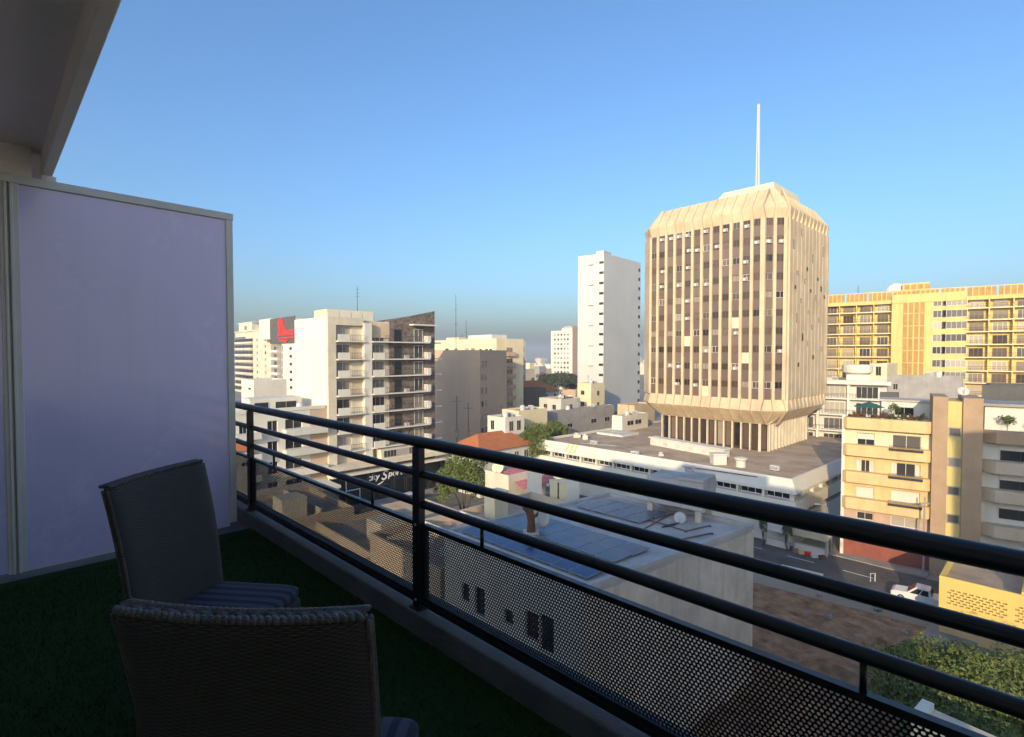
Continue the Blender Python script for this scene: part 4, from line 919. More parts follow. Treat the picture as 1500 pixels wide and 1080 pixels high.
# ---- long yellow block
c0 = Cpt(1450,119); UY = -udir(-1000); FY = Frame(c0, UY)
Y0, Y1, Y2, Y3 = FY.s(1205), FY.s(1305), FY.s(1413), FY.s(1560)
yl = thing('long_yellow_block', 'long yellow apartment block with rows of balconies and ochre stair screen', 'building', (c0.x,c0.y,0))
zt0 = FY.z(0, 437); zpar = FY.z(0,421)
fz = [FY.z(0, y) for y in (450,467.5,485,504,523,543,561,580,600)]
m = MB(); m.fbox(FY,Y0,Y3,-14,-1.5,0,zt0+.5); mk('body_wall', m, MT['yellow'], yl)
m = MB(); m.fbox(FY,Y1,Y2,-1.5,.6,0,zt0+1.9); mk('stair_wall', m, MT['yellow'], yl)
for a, b, d in ((Y0,Y1,.0),(Y2,Y3,.0),(Y1,Y2,.62)):
    m = MB(); m.fbox(FY,a+.01,b-.01,d-1.2,d+.15,zt0-.2,zt0+.7); mk('cornice', m, MT['yellow'], yl)
    n_ = max(3,int((b-a)/4.2)); L_ = (b-a)/n_
    pm = MB(); w_ = L_*.86; pm.box(-w_/2,w_/2,-.1,.1,0,1.9); 
    if ('pp',round(w_,2)) not in WC: WC[('pp',round(w_,2))] = mesh('parapet_screen', pm, MT['ochre'])
    for i in range(n_): inst('parapet_screen', WC[('pp',round(w_,2))], yl, FY.P(a+L_*(i+.5), d-.6, zt0+.7), FY.rot)
    bars = MB()
    for i in range(n_*5+1): s_ = a+.02+(b-a-.3)*i/(n_*5); bars.fbox(FY,s_,s_+.2,d-.56,d-.38,zt0+.7,zt0+2.75)
    bars.fbox(FY,a+.01,b-.01,d-.75,d-.36,zt0+2.75,zt0+2.95); mk('parapet_frame', bars, MT['yellow'], yl)
for a, b in ((Y0,Y1),(Y2,Y3)):
    n_ = max(4, round((b-a)/4.0)); L_ = (b-a)/n_
    for k, z in enumerate(fz):
        m = MB(); m.fbox(FY,a,b,-1.5,.1,z-.25,z); bo = mk('balcony', m, MT['paleyellow'], yl)
        m = MB(); m.fbox(FY,a,b,.0,.06,z+.85,z+.93); m.fbox(FY,a,b,.0,.06,z+.45,z+.5)
        for i in range(n_*4): s_ = a+(b-a)*i/(n_*4); m.fbox(FY,s_,s_+.05,.0,.05,z,z+.85)
        mk('railing', m, MT['rust'], bo)
        for i in range(n_):
            if i: m = MB(); m.fbox(FY,a+L_*i-.12,a+L_*i+.12,-1.5,.05,z,z+2.5); mk('balcony_divider', m, MT['yellow'], bo)
            win(yl, FY, a+L_*(i+.5), z+.05, L_*.62, 2.0, d=-1.47, mul=2, fr='ochre' if (i+k)%3 else 'framewhite', gl='glass')
sa, sb_ = FY.s(1321), FY.s(1354)
for i in range(4):
    for k in range(6):
        zlo = fz[0]+2.2-3.0*(k+1); w_ = (sb_-sa)/4
        part(yl, 'screen_panel', FY, sa+w_*i+.15, sa+w_*(i+1)-.15, .6, .72, zlo+.1, zlo+2.9, 'ochre')
for k, z in enumerate(fz):
    win(yl, FY, FY.s(1375), z+.7, 2.5, 1.7, d=.62, mul=2, fr='framewhite', gl='glass'); win(yl, FY, FY.s(1396), z+.7, 4.7, 1.7, d=.62, mul=4, fr='framewhite', gl='glass')
m = MB(); m.fbox(FY,FY.s(1320),FY.s(1360),-6,-1,zt0+2.0,FY.z(-14,414)); mk('lift_house', m, MT['yellow'], yl)
for i in range(4): part(yl, 'lift_house_screen', FY, FY.s(1323)+1.3*i, FY.s(1323)+1.3*i+1.0, -.99, -.9, zt0+3.2, FY.z(-14,414)-.4, 'ochre')
q = FY.P(FY.s(1311),-2.5,zt0+.5); dish(q, 2.0, -2.2, 'large white dish on the roof of the long yellow block', 2.6, 'white')
# ---- white balcony block beside the tower, and the roofs in front of it
c0 = Cpt(1300,100); ub = -udir(-1150); zt0 = at(1280,557,103).z
ro, F1, F2 = block('white_balcony_block', 'white block with long balconies between the cream tower and yellow block', c0, 22, 12, zt0, 'offwhite', u1=ub, u2=udir(700), roof='roofgrey')
for k in range(5):
    z = zt0-3.6-3.2*k
    m = MB(); m.fbox(F1,0,22,.003,1.4,z-.2,z+.05); bo = mk('balcony', m, MT['white'], ro)
    m = MB(); m.fbox(F1,0,22,1.3,1.36,z+.9,z+.96)
    for i in range(44): m.fbox(F1,.5*i,.5*i+.04,1.31,1.35,z+.05,z+.9)
    mk('railing', m, MT['darkmetal'], bo)
    for i in range(4): win(ro, F1, 2.7+5.4*i, z+.06, 3.6, 2.3, d=.02, mul=3, fr='framewhite', gl='glass'); part(ro, 'pillar', F1, 5.2*i+.02, 5.2*i+.5, .003, 1.25, z+.05, z+3.0, 'white')
part(ro, 'roof_overhang', F1, -.3, 22.6, .002, 1.7, zt0-.8, zt0-.1, 'white')
part(ro, 'roof_room', F1, F1.s(1240), F1.s(1275), -7, -2.5, zt0-.7, zt0+1.0, 'white'); q = F1.P(F1.s(1256),-4.5,zt0+1.0)
m = MB(); m.lathe([(1.9,0),(2.6,.4),(2.7,1.8),(2.5,2.0),(0,2.1)], q, 20); top('roof_cistern', m, MT['white'], 'wide round white cistern on top of the white balcony block', 'tank')
house('cream_roof_hut', 'small cream hut with dark door right of the white cistern', 1275, 1315, 533, 112, 6, 'paleyellow', pxc=1300, wins=((0,.5,2.6,1,2.0),))
house('grey_hall', 'broad plain grey hall below the long yellow block', 1300, 1412, 551, 96, 10, 'grey', off1=-1150, pxc=1411, roof='roofgrey', wins=((0,.12,2.9,.8,1.2),))
house('dark_grey_annexe', 'dark grey annexe beside the rooftop house', 1290, 1318, 575, 80, 5, 'darkgrey', off1=-1150, pxc=1317)
house('right_edge_house', 'pale house with dark flat roof at the right behind the brown core', 1440, 1520, 566, 92, 10, 'darkgrey', off1=-1150, pxc=1520, roof='darkgrey')

antenna(FY.P(FY.s(1253),-5,FY.z(0,437)+.5), 5, 'thin aerial on the roof of the long yellow block', .07)
# ================================================================ near roofs below the balcony
ZS = 12.0
S1, S2_, S0 = [V2(onz(x,y,ZS+.3)) for x,y in ((862,858),(1105,768),(650,776))]; S3 = S2_+S0-S1
sb = thing('solar_roof_building', 'flat roofed building with stained concrete wall and solar panels on its roof', 'building', (S1.x,S1.y,0))
def qin(o):
    a = (S2_-S1).normalized(); b = (S0-S1).normalized(); return [S1+a*o+b*o, S2_-a*o+b*o, S3-a*o-b*o, S0+a*o-b*o]
m = MB(); m.prism(qin(.3), 0, ZS); mk('body_wall', m, MT['stained'], sb)
m = MB(); m.loft([[(p.x,p.y,z) for p in qin(o)] for o,z in ((.35,ZS-.3),(.35,ZS+.3),(0,ZS+.3),(0,ZS-.02),(.1,ZS-.02),(.1,ZS-.3))], caps=False); mk('parapet', m, MT['roofgrey'], sb)
m = MB(); m.prism(qin(.352), ZS, ZS+.03); mk('roof', m, MT['roofgrey'], sb)
FS1 = Frame(S1, S2_-S1); FS0 = Frame(S0, S1-S0); L01 = (S1-S0).length; L12 = (S2_-S1).length
m = MB(); m.fbox(FS1,.0,L12,-.29,-.04,0,ZS-.3); mk('right_wall', m, MT['stained'], sb)
ops = []
def so(px, py, w, h): s_ = FS0.s(px, py); z_ = FS0.z(s_, py); ops.append((s_-w/2,s_+w/2,z_-h/2,z_+h/2))
so(681,868,.8,1.3); so(702,882,1.0,1.9); so(744,905,.8,.9); so(778,918,1.1,1.7); so(800,930,1.1,2.2); so(655,930,1,1.4); so(700,960,1,1.4)
m = MB(); m.wall(FS0,0.02,L01-.02,0,ZS-.3,ops,.25,d=-.05); mk('window_wall', m, MT['offwhite'], sb)
for i, o_ in enumerate(ops): win(sb, FS0, (o_[0]+o_[1])/2, o_[2], o_[1]-o_[0]-.02, o_[3]-o_[2]-.02, d=-.28, mul=1 if i in (1,3) else 0, fr='redwall' if i in (3,4) else 'framedark', gl='glassdark')
# roof frame: a along S1->S2, b along S1->S0
ua = (S2_-S1).normalized(); ub_ = (S0-S1).normalized()
def RP(a, b, z): q = S1+ua*a+ub_*b; return Vector((q.x,q.y,z))
MT['solar'] = M('blue_solar_cells', (.03,.05,.12), var=.25, scale=1.2, rough=.16, bump=0, spec=.7); MT['solar2'] = M('greyblue_solar_cells', (.11,.125,.16), var=.2, scale=.8, rough=.3, bump=0, spec=.6)
def array(label, a0, b0, rows, n, w, l, tilt, mat, da, db, z=.14):
    p = RP(a0,b0,ZS+.03); ro = thing('solar_array', label, 'solar panels', p); e = .03
    for r in range(rows):
        for i_ in range(n):
            a, b = a0+da*r, b0+db*i_
            def Q(i, j, k): return RP(a+i, b+j, ZS+.03+z+tilt*i+k)
            m = MB(); m.hexa([Q(0,0,0),Q(l,0,0),Q(l,w,0),Q(0,w,0),Q(0,0,.04),Q(l,0,.04),Q(l,w,.04),Q(0,w,.04)])
            for i in (.15,l-.15):
                for j in (.15,w-.15): q = Q(i,j,0); m.box(q.x-.025,q.x+.025,q.y-.025,q.y+.025,ZS+.03,q.z)
            pn = mk('solar_panel', m, MT['metal'], ro)
            o = MB(); o.add([Q(e,e,.046),Q(l-e,e,.046),Q(l-e,w-e,.046),Q(e,w-e,.046)], [(0,1,2,3)]); mk('cell_sheet', o, MT[mat], pn)
array('row of deep blue solar panels along the roof edge', .9, .9, 1, 8, 1.36, 1.9, .10, 'solar', 0, 1.42)
array('double row of grey blue solar panels in the middle of the roof', 4.0, 1.6, 2, 7, 1.46, 1.72, .05, 'solar2', 1.78, 1.52)
array('pale solar panels near the far parapet of the solar roof', 11.8, 5.6, 2, 4, 1.48, 1.7, .06, 'solar2', 1.9, 1.56)
# stair head on short columns
p0, p1 = onz(952,752,ZS), onz(1022,766,ZS); Fh = Frame((p0.x,p0.y), (p1-p0)); Lh = (V2(p1)-V2(p0)).length
ro = thing('roof_stair_head', 'grey concrete roof shelter on stub columns at the solar roof corner', 'roof shelter', p0)
ztp = at(990,694,p0.y).z
m = MB(); m.fbox(Fh,-.2,Lh+.5,-2.8,.3,ZS+1.0,ztp-.15); mk('shelter_block', m, MT['roofgrey'], ro, bevel=.05)
m = MB(); m.fbox(Fh,Lh*.55,Lh+.5,-2.6,.1,ztp-.15,ztp+.1); mk('raised_cap', m, MT['roofgrey'], ro, bevel=.05)
for a in (0,Lh):
    for d in (-2.4,0): part(ro, 'column', Fh, a-.2, a+.25, d-.25, d+.1, ZS+.03, ZS+1.0, 'stained')
# pipes, clutter
for pts, lb in (([(941,776),(985,752)],'reddish pipe running away from the roof shelter'),([(945,760),(1005,778),(1040,770)],'bent reddish pipe on the flat roof before the shelter'),([(985,793),(1043,781)],'reddish pipe parallel to the stained wall edge')):
    m = MB(); m.tube([onz(x,y,ZS+.12) for x,y in pts], .05, 7); 
    for x, y in pts: q = onz(x,y,ZS+.12); m.box(q.x-.08,q.x+.08,q.y-.08,q.y+.08,ZS+.03,ZS+.13)
    top('roof_pipe', m, MT['pipe'], lb, 'pipe')
m = MB(); q = onz(968,772,ZS+.03)
for k in range(4): m.tube([q+Vector((.25*k,-.3+.1*k,.08)), q+Vector((.25*k+.7,.25,.08+.05*k))], .05, 6)
top('scrap_pile', m, MT['darkmetal'], 'small heap of dark pipe offcuts on the flat roof', 'scrap')
q = onz(996,766,ZS+.03); dish(q, .45, -1.9, 'small white dish beside the roof shelter', .35)
q = onz(778,784,ZS+.03); ro = thing('rusted_stack', 'rusted brown vent stack with bent top on the solar roof', 'vent stack', q)
m = MB(); m.tube([q,q+Vector((0,0,.2)),q+Vector((.02,0,1.0)),q+Vector((-.1,.05,1.7)),q+Vector((-.35,.1,2.1))], [.42,.34,.27,.3,.36], 10); mk('stack', m, MT['rust'], ro)
m = MB(); m.tube([q+Vector((.05,0,1.2)),q+Vector((.45,.05,1.5)),q+Vector((.6,.1,1.9))], [.12,.12,.16], 8); mk('branch_pipe', m, MT['rust'], ro)
m = MB(); m.box(q.x-.55,q.x+.55,q.y-.5,q.y+.5,ZS+.03,ZS+.3); mk('base_block', m, MT['stained'], ro)
q = onz(796,778,ZS+.03); dish(q, .8, -2.3, 'faded grey dish tilted beside the rusted vent stack', 1.1, 'offwhite', .2)
m = MB(); q0, q1 = onz(800,768,ZS+.06), onz(838,783,ZS+.06); m.tube([q0,q1], .05, 6); top('roof_pipe', m, MT['darkmetal'], 'dark pipe lying before the rusted vent stack', 'pipe')
# ---- lit terrace left of the solar roof
C = S0-U1*.45-ub_*0
ro, F1, F2 = block('brick_terrace_building', 'low building with reddish walled roof terraces left of the solar roof', C, 10.5, 20, 9.3, 'tan', roof='pinkwall', par=.8)
for a0, a1, d0, d1, h in ((.4,10,-5.2,-5.0,.9),(.4,10,-9.8,-9.6,.8),(5.0,5.2,-14,-5.2,.8),(2.2,2.4,-5,-.4,.9)): part(ro, 'partition_wall', F1, a0, a1, d0, d1, 8.53, 8.53+h, 'cream2')
for i, (a, d) in enumerate(((1.0,-2),(3.5,-2.5),(7,-3),(8.2,-7),(3,-7.5),(6.4,-12),(4.0,-3.6),(9.0,-2.0),(1.4,-7.2),(7.5,-12.4))):
    q = F1.P(a,d,8.53); m = MB(); w_ = .25+.1*(i%3); m.box(q.x-w_,q.x+w_,q.y-w_*.7,q.y+w_*.7,8.53,8.53+.3+.12*(i%4)); top('terrace_crate', m, MT[('pinkwall','tan','offwhite','rust')[i%4]], ('reddish','tan','off-white','rust brown')[i%4]+' box '+('beside the front parapet','in the first yard','behind the partition wall','at the far yard corner','against the terrace wall')[i%5]+' on the walled terraces', 'box')
q = onz(719,760,8.53); Fq = Frame((q.x,q.y), U1); m = MB(); m.fbox(Fq,-1.0,.6,-1.8,0,8.53,11.0); m.fbox(Fq,-1.1,.7,-1.9,.1,11.0,11.15); top('chimney_block', m, MT['paleyellow'], 'square cream chimney block on the reddish terrace beside the solar roof', 'chimney')
# neighbour with pink sheet roof
c0 = Cpt(745,66); zt0 = at(745,697,66).z
ro, F1, F2 = block('pink_sheet_building', 'low cream building with a faded pink sheet roof below the bushy tree', c0, 4.6, 7, zt0, 'cream2', roof='rooftan')
m = MB(); F = F2
for i in range(16): a = 1+.42*i; m.add([F.P(a,1.6,zt0-1.7),F.P(a+.21,1.6,zt0-1.62),F.P(a+.42,1.6,zt0-1.7),F.P(a,-2.4,zt0-.9+1),F.P(a+.21,-2.4,zt0-.82+1),F.P(a+.42,-2.4,zt0-.9+1)], [(0,1,4,3),(1,2,5,4)])
mk('corrugated_sheet', m, MT['pink'], ro)
dish((c0+U2*.8-U1*2.8).to_3d()+Vector((0,0,zt0-.67)), .85, -2.0, 'round pale dish on the roof edge below the bushy tree', 1.1, 'paleyellow')
for px, lb in ((811,'cream gate pillar left of its twin before the long white podium'),(824,'cream gate pillar right of its twin before the long white podium')):
    q = onz(px,728,9.0); m = MB(); m.box(q.x-.4,q.x+.4,q.y-.35,q.y+.35,0,9.0+1.7); m.box(q.x-.48,q.x+.48,q.y-.43,q.y+.43,10.7,10.9); top('gate_pillar', m, MT['paleyellow'], lb, 'pillar')
for px, lb in ((783,'white banner board before the podium wall near the pillars'),(838,'white board leaning by the podium wall right of the pillars')):
    q = onz(px,712,8.5); m = MB(); m.box(q.x-.9,q.x+.9,q.y-.06,q.y+.06,6.5,10.2); m.box(q.x-.8,q.x-.65,q.y-.05,q.y+.05,0,6.5); m.box(q.x+.65,q.x+.8,q.y-.05,q.y+.05,0,6.5); top('board', m, MT['white'], lb, 'board')
# ---- dusty roofs at the lower left
ro, F1, F2 = block('dusty_roof_building', 'low building with a dusty tan roof seen through the perforated panel', (-15.2,45.6), 13, 12, 6.2, 'tan', roof='rooftan')
part(ro, 'roof_room', F1, 6.5, 9.5, -9, -6, 5.5, 7.8, 'cream2'); part(ro, 'low_wall', F1, .3, 12.6, -3.4, -3.2, 5.53, 6.5, 'tan')
ro, F1, F2 = block('tan_yard_building', 'tan flat roofed building with a blue barrel on its terrace', (-25.6,56.4), 13, 9, 6.6, 'tan', roof='rooftan')
part(ro, 'roof_room', F1, 8.2, 11.2, -4, -1.2, 5.9, 8.4, 'cream2'); part(ro, 'low_wall', F1, .3, 12, -5.4, -5.2, 5.93, 6.9, 'cream2')
q = onz(422,745,6.0); m = MB(); m.lathe([(.42,0),(.45,.1),(.45,.3),(.47,.32),(.45,.36),(.45,.8),(.47,.82),(.45,.86),(.42,1.15),(0,1.17)], (q.x,q.y,5.93), 16); m.lathe([(.08,0),(.08,.08),(0,.08)], (q.x+.2,q.y,7.08), 8); top('blue_barrel', m, MT['blue'], 'blue plastic barrel standing on the tan terrace', 'barrel', smooth=False)
ro, F1, F2 = block('corrugated_shed', 'long shed with ridged brown roof beside the sports shop street', (-12.5,58.5), 10, 9, 5.2, 'tan', roof='roofbrown', par=.15)
m = MB()
for i in range(24): a = .3+.39*i; m.fbox(F1,a,a+.16,-8.8,-.2,5.08,5.16)
mk('roof_ridge', m, MT['rooftan'], ro)
m = MB(); m.fbox(Fw,1.0,12,2.2,7.5,0,5.0); ro = thing('cream_shop', 'low cream shop with flat roof before the stepped white building', 'building', Fw.P(1,2.2,0)); mk('wall', m, MT['paleyellow'], ro)
m = MB(); m.fbox(Fw,.8,12.2,2.0,7.7,5.0,5.4); mk('roof', m, MT['cream2'], ro)
for a in (3,6,9): win(ro, Fw, a, 1.0, 1.8, 1.6, d=7.52, mul=1, fr='frame', gl='glassdark')
# ---- yellow building with breeze block wall
yc0 = onz(1376,843,5.4); Fb = Frame((yc0.x,yc0.y), U1); 
yb = thing('breeze_block_building', 'bright yellow low building with pierced block wall beside the bare lot', 'building', (yc0.x,yc0.y,0))
Lb_ = 14.; zb0 = Fb.z(.3,893)
m = MB(); m.fbox(Fb,0,Lb_,-9,-.3,0,4.6); mk('body_wall', m, MT['yellow2'], yb)
ops = []
for p_ in range(3):
    for r in range(6):
        for c in range(9): a = .55+p_*4.3+.42*c+(.21 if r%2 else 0); ops.append((a,a+.27,3.1+.235*r,3.1+.235*r+.13))
m = MB(); m.wall(Fb,0,Lb_,2.6,5.4,ops,.22); mk('pierced_wall', m, MT['bright_yellow'], yb)
m = MB(); m.fbox(Fb,0,Lb_,-.26,-.225,2.6,5.0); mk('inner_wall', m, MT['brownwall'], yb)
m = MB(); m.fbox(Fb,-.1,Lb_,-.3,.25,2.25,2.598); mk('ledge', m, MT['brownwall'], yb)
F2b = Frame(Fb.P(0,-9,0).xy, U2*-1)
m = MB(); m.fbox(Fb,0,.2,-9,-.23,4.6,5.38); m.fbox(Fb,.2,Lb_,-9,-8.8,4.6,5.38); m.fbox(Fb,5.2,5.4,-8.8,-.23,4.6,5.6); mk('roof_wall', m, MT['bright_yellow'], yb)
m = MB(); m.fbox(Fb,.2,Lb_,-8.8,-.3,4.6,4.63); mk('roof', m, MT['roofbrown'], yb)
# ---- pale parapet at the very bottom right
q0, q1 = onz(1335,1048,7.), onz(1470,1110,7.); Fp = Frame((q0.x,q0.y), (q1-q0)); ro = thing('pale_garden_house', 'pale flat roofed garden house under the leafy trees', 'building', (q0.x,q0.y,0))
m = MB(); m.fbox(Fp,0,7,-2.0,0,0,6.7); mk('wall', m, MT['cream2'], ro); m = MB(); m.fbox(Fp,-.1,7.1,-.5,.12,6.7,7.0); m.fbox(Fp,-.1,.4,-2.0,-.5,6.7,7.0); mk('parapet', m, MT['white'], ro)
# concrete path slab by the lot
q = [onz(x,y,.0) for x,y in ((1348,938),(1362,916),(1440,935),(1420,960))]; m = MB(); m.prism([V2(p) for p in q], -.05, .3); struct('path', m, MT['pavement'])
# ================================================================ trees
def leaves(cent, rad3, n, size, clumps, seed, flat=.35, mat='leaf', fill=.75):
    r = np.random.default_rng(seed); d = r.normal(size=(clumps,3)); d /= np.linalg.norm(d,axis=1)[:,None]; d[:,2] = np.where(d[:,2] < -.35, -d[:,2]*.6, d[:,2])
    rr_ = r.uniform(.35,1,clumps)**.6; cc = d*rr_[:,None]*np.array(rad3)*.86
    cr = r.uniform(.16,.34,clumps)
    k = r.integers(0,clumps,n); e = r.normal(size=(n,3)); e /= np.linalg.norm(e,axis=1)[:,None]
    p = cc[k]+e*(r.uniform(.3,1,n)**.5*cr[k])[:,None]*np.array(rad3)*fill*1.25
    nrm = e*.6+r.normal(size=(n,3))*.6+np.array([0,0,.5]); nrm /= np.linalg.norm(nrm,axis=1)[:,None]
    t = np.cross(nrm, r.normal(size=(n,3))); t /= np.linalg.norm(t,axis=1)[:,None]; b = np.cross(nrm,t); s = size*r.uniform(.6,1.3,n)[:,None]
    v = np.stack([p-t*s, p+b*s*.45+nrm*s*.12, p+t*s, p-b*s*.45+nrm*s*.12],1).reshape(-1,3)+np.array(cent)
    return v
def tree(name, label, base, h, r3, n, size, clumps, seed, mat='leaf', group=None, trunk=.25):
    base = Vector(base); ro = thing(name, label, 'tree', base, group); c = base+Vector((0,0,h-r3[2]))
    m = MB(); rr = random.Random(seed); fork = base+Vector((rr.uniform(-.2,.2),rr.uniform(-.2,.2),max(.8,(h-2*r3[2])*.9+.3)))
    m.tube([base-Vector((0,0,.1)),base+(fork-base)*.5+Vector((.1,.05,0)),fork], [trunk*1.3,trunk,trunk*.85], 9)
    for k in range(7):
        a = 2*math.pi*k/7+rr.uniform(-.3,.3); e = c+Vector((r3[0]*.65*math.cos(a),r3[1]*.65*math.sin(a),r3[2]*rr.uniform(-.3,.5))); mid = fork+(e-fork)*.5+Vector((0,0,r3[2]*.12))
        m.tube([fork,mid,e], [trunk*.55,trunk*.35,trunk*.1], 6)
    mk('trunk', m, MT['trunk'], ro, smooth=True)
    v = leaves(c, r3, n, size, clumps, seed); v -= np.array(base)
    me = bpy.data.meshes.new('crown'); me.from_pydata(v.tolist(), [], np.arange(len(v)).reshape(-1,4).tolist()); me.materials.append(MT[mat]); me.update()
    o = bpy.data.objects.new('crown', me); COL.objects.link(o); o.parent = ro; return ro
def gnd(px, Y): q = at(px,519,Y); return (q.x,q.y,0)
tree('street_tree', 'bushy green street tree between the sports shop and the dish roof', gnd(680,72), 11.6, (4.3,4.0,4.6), 14000, .17, 60, 3, 'leaf2')
tree('street_tree', 'broad bushy tree at the left end of the long white podium', gnd(776,102), 11.8, (6.0,5.2,4.6), 14000, .2, 70, 4, 'leaf2')
tree('street_tree', 'smaller green tree behind the left end of the podium roof', gnd(815,112), 10.6, (4.2,4,3), 6000, .2, 45, 14, 'leaf2')
tree('shade_tree', 'large leafy tree beside the bare lot and yellow pierced wall', (27.6,31.8,0), 7.0, (5.8,4.4,3.0), 34000, .13, 120, 5, 'leaf2')
tree('shade_tree', 'leafy tree overhanging the pale garden house', (24.4,27.0,0), 5.8, (3.6,3.4,2.5), 17000, .12, 80, 6, 'leaf2')
tree('shade_tree', 'large leafy tree behind the pale garden house towards the street', (34.6,31.6,0), 6.8, (5.0,4.2,3.0), 22000, .14, 90, 7, 'leaf2')
tree('shade_tree', 'leafy tree at the far side of the garden house by the pierced wall', (31.5,26.6,0), 6.2, (4.4,4.2,2.7), 18000, .13, 80, 8, 'leaf2')
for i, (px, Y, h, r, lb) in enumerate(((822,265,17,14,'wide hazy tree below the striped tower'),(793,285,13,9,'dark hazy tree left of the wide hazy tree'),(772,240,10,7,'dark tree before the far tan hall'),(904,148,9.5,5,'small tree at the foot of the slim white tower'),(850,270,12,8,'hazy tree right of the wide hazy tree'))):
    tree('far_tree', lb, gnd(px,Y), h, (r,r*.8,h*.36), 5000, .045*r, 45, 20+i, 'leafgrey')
def shrub(px, py, z, h, r, lb, mat, seed, F=None, s=None, d=None):
    b = FE.P(s,d,z) if s is not None else onz(px,py,z)
    ro = thing('potted_shrub', lb, 'plant', b, None)
    m = MB(); m.lathe([(r*.35,0),(r*.45,.35),(r*.4,.35),(0,.34)], b, 10); mk('pot', m, MT['pinkwall'], ro)
    m = MB(); m.tube([b+Vector((0,0,.3)),b+Vector((.03,0,h*.6))], .03, 5); mk('stem', m, MT['trunk'], ro)
    v = leaves(b+Vector((0,0,.3+h*.55)), (r,r,h*.5), 700, .09, 18, seed)-np.array(b); me = bpy.data.meshes.new('foliage'); me.from_pydata(v.tolist(), [], np.arange(len(v)).reshape(-1,4).tolist()); me.materials.append(MT[mat]); me.update(); o = bpy.data.objects.new('foliage', me); COL.objects.link(o); o.parent = ro
zt_r = tb[0]-1.19
for i, (s_, d_, h, r, mt_, lb) in enumerate(((1.0,-1.5,1.5,.6,'leafdry','rust red shrub at the white corner post of the terrace'),(1.9,-1.7,1.6,.6,'leafdry','dry red shrub beside the green parasol on the terrace'),(3.2,-1.4,1.5,.55,'leafdry','reddish shrub right of the parasol pole'),(4.1,-1.7,1.7,.65,'leafdry','tall dry shrub in the middle of the terrace parapet'),(5.0,-1.5,1.5,.6,'leafgrey','grey green shrub in the middle of the terrace'),(5.9,-1.8,1.7,.65,'leafgrey','grey leafy shrub on the terrace before the white rooftop house'),(6.8,-1.5,1.6,.6,'leafdry','dry brown shrub left of the brown stair core'),(7.8,-1.6,1.7,.6,'leafgrey','grey shrub touching the brown stair core'),(5.1,-4.5,2.9,.8,'leaf','small green tree in a pot behind the terrace shrubs'))):
    shrub(0,0,zt_r,h,r,lb,mt_,40+i,s=s_,d=d_)
shrub(0,0,tb[0]-1.09,1.9,.9,'round green shrub on the terrace of the right wing','leaf',60,s=core1+2.2,d=-2.2)
shrub(0,0,tb[0]-1.09,1.7,.7,'smaller green shrub along the right wing terrace edge','leaf',61,s=core1+4.6,d=-2.0)
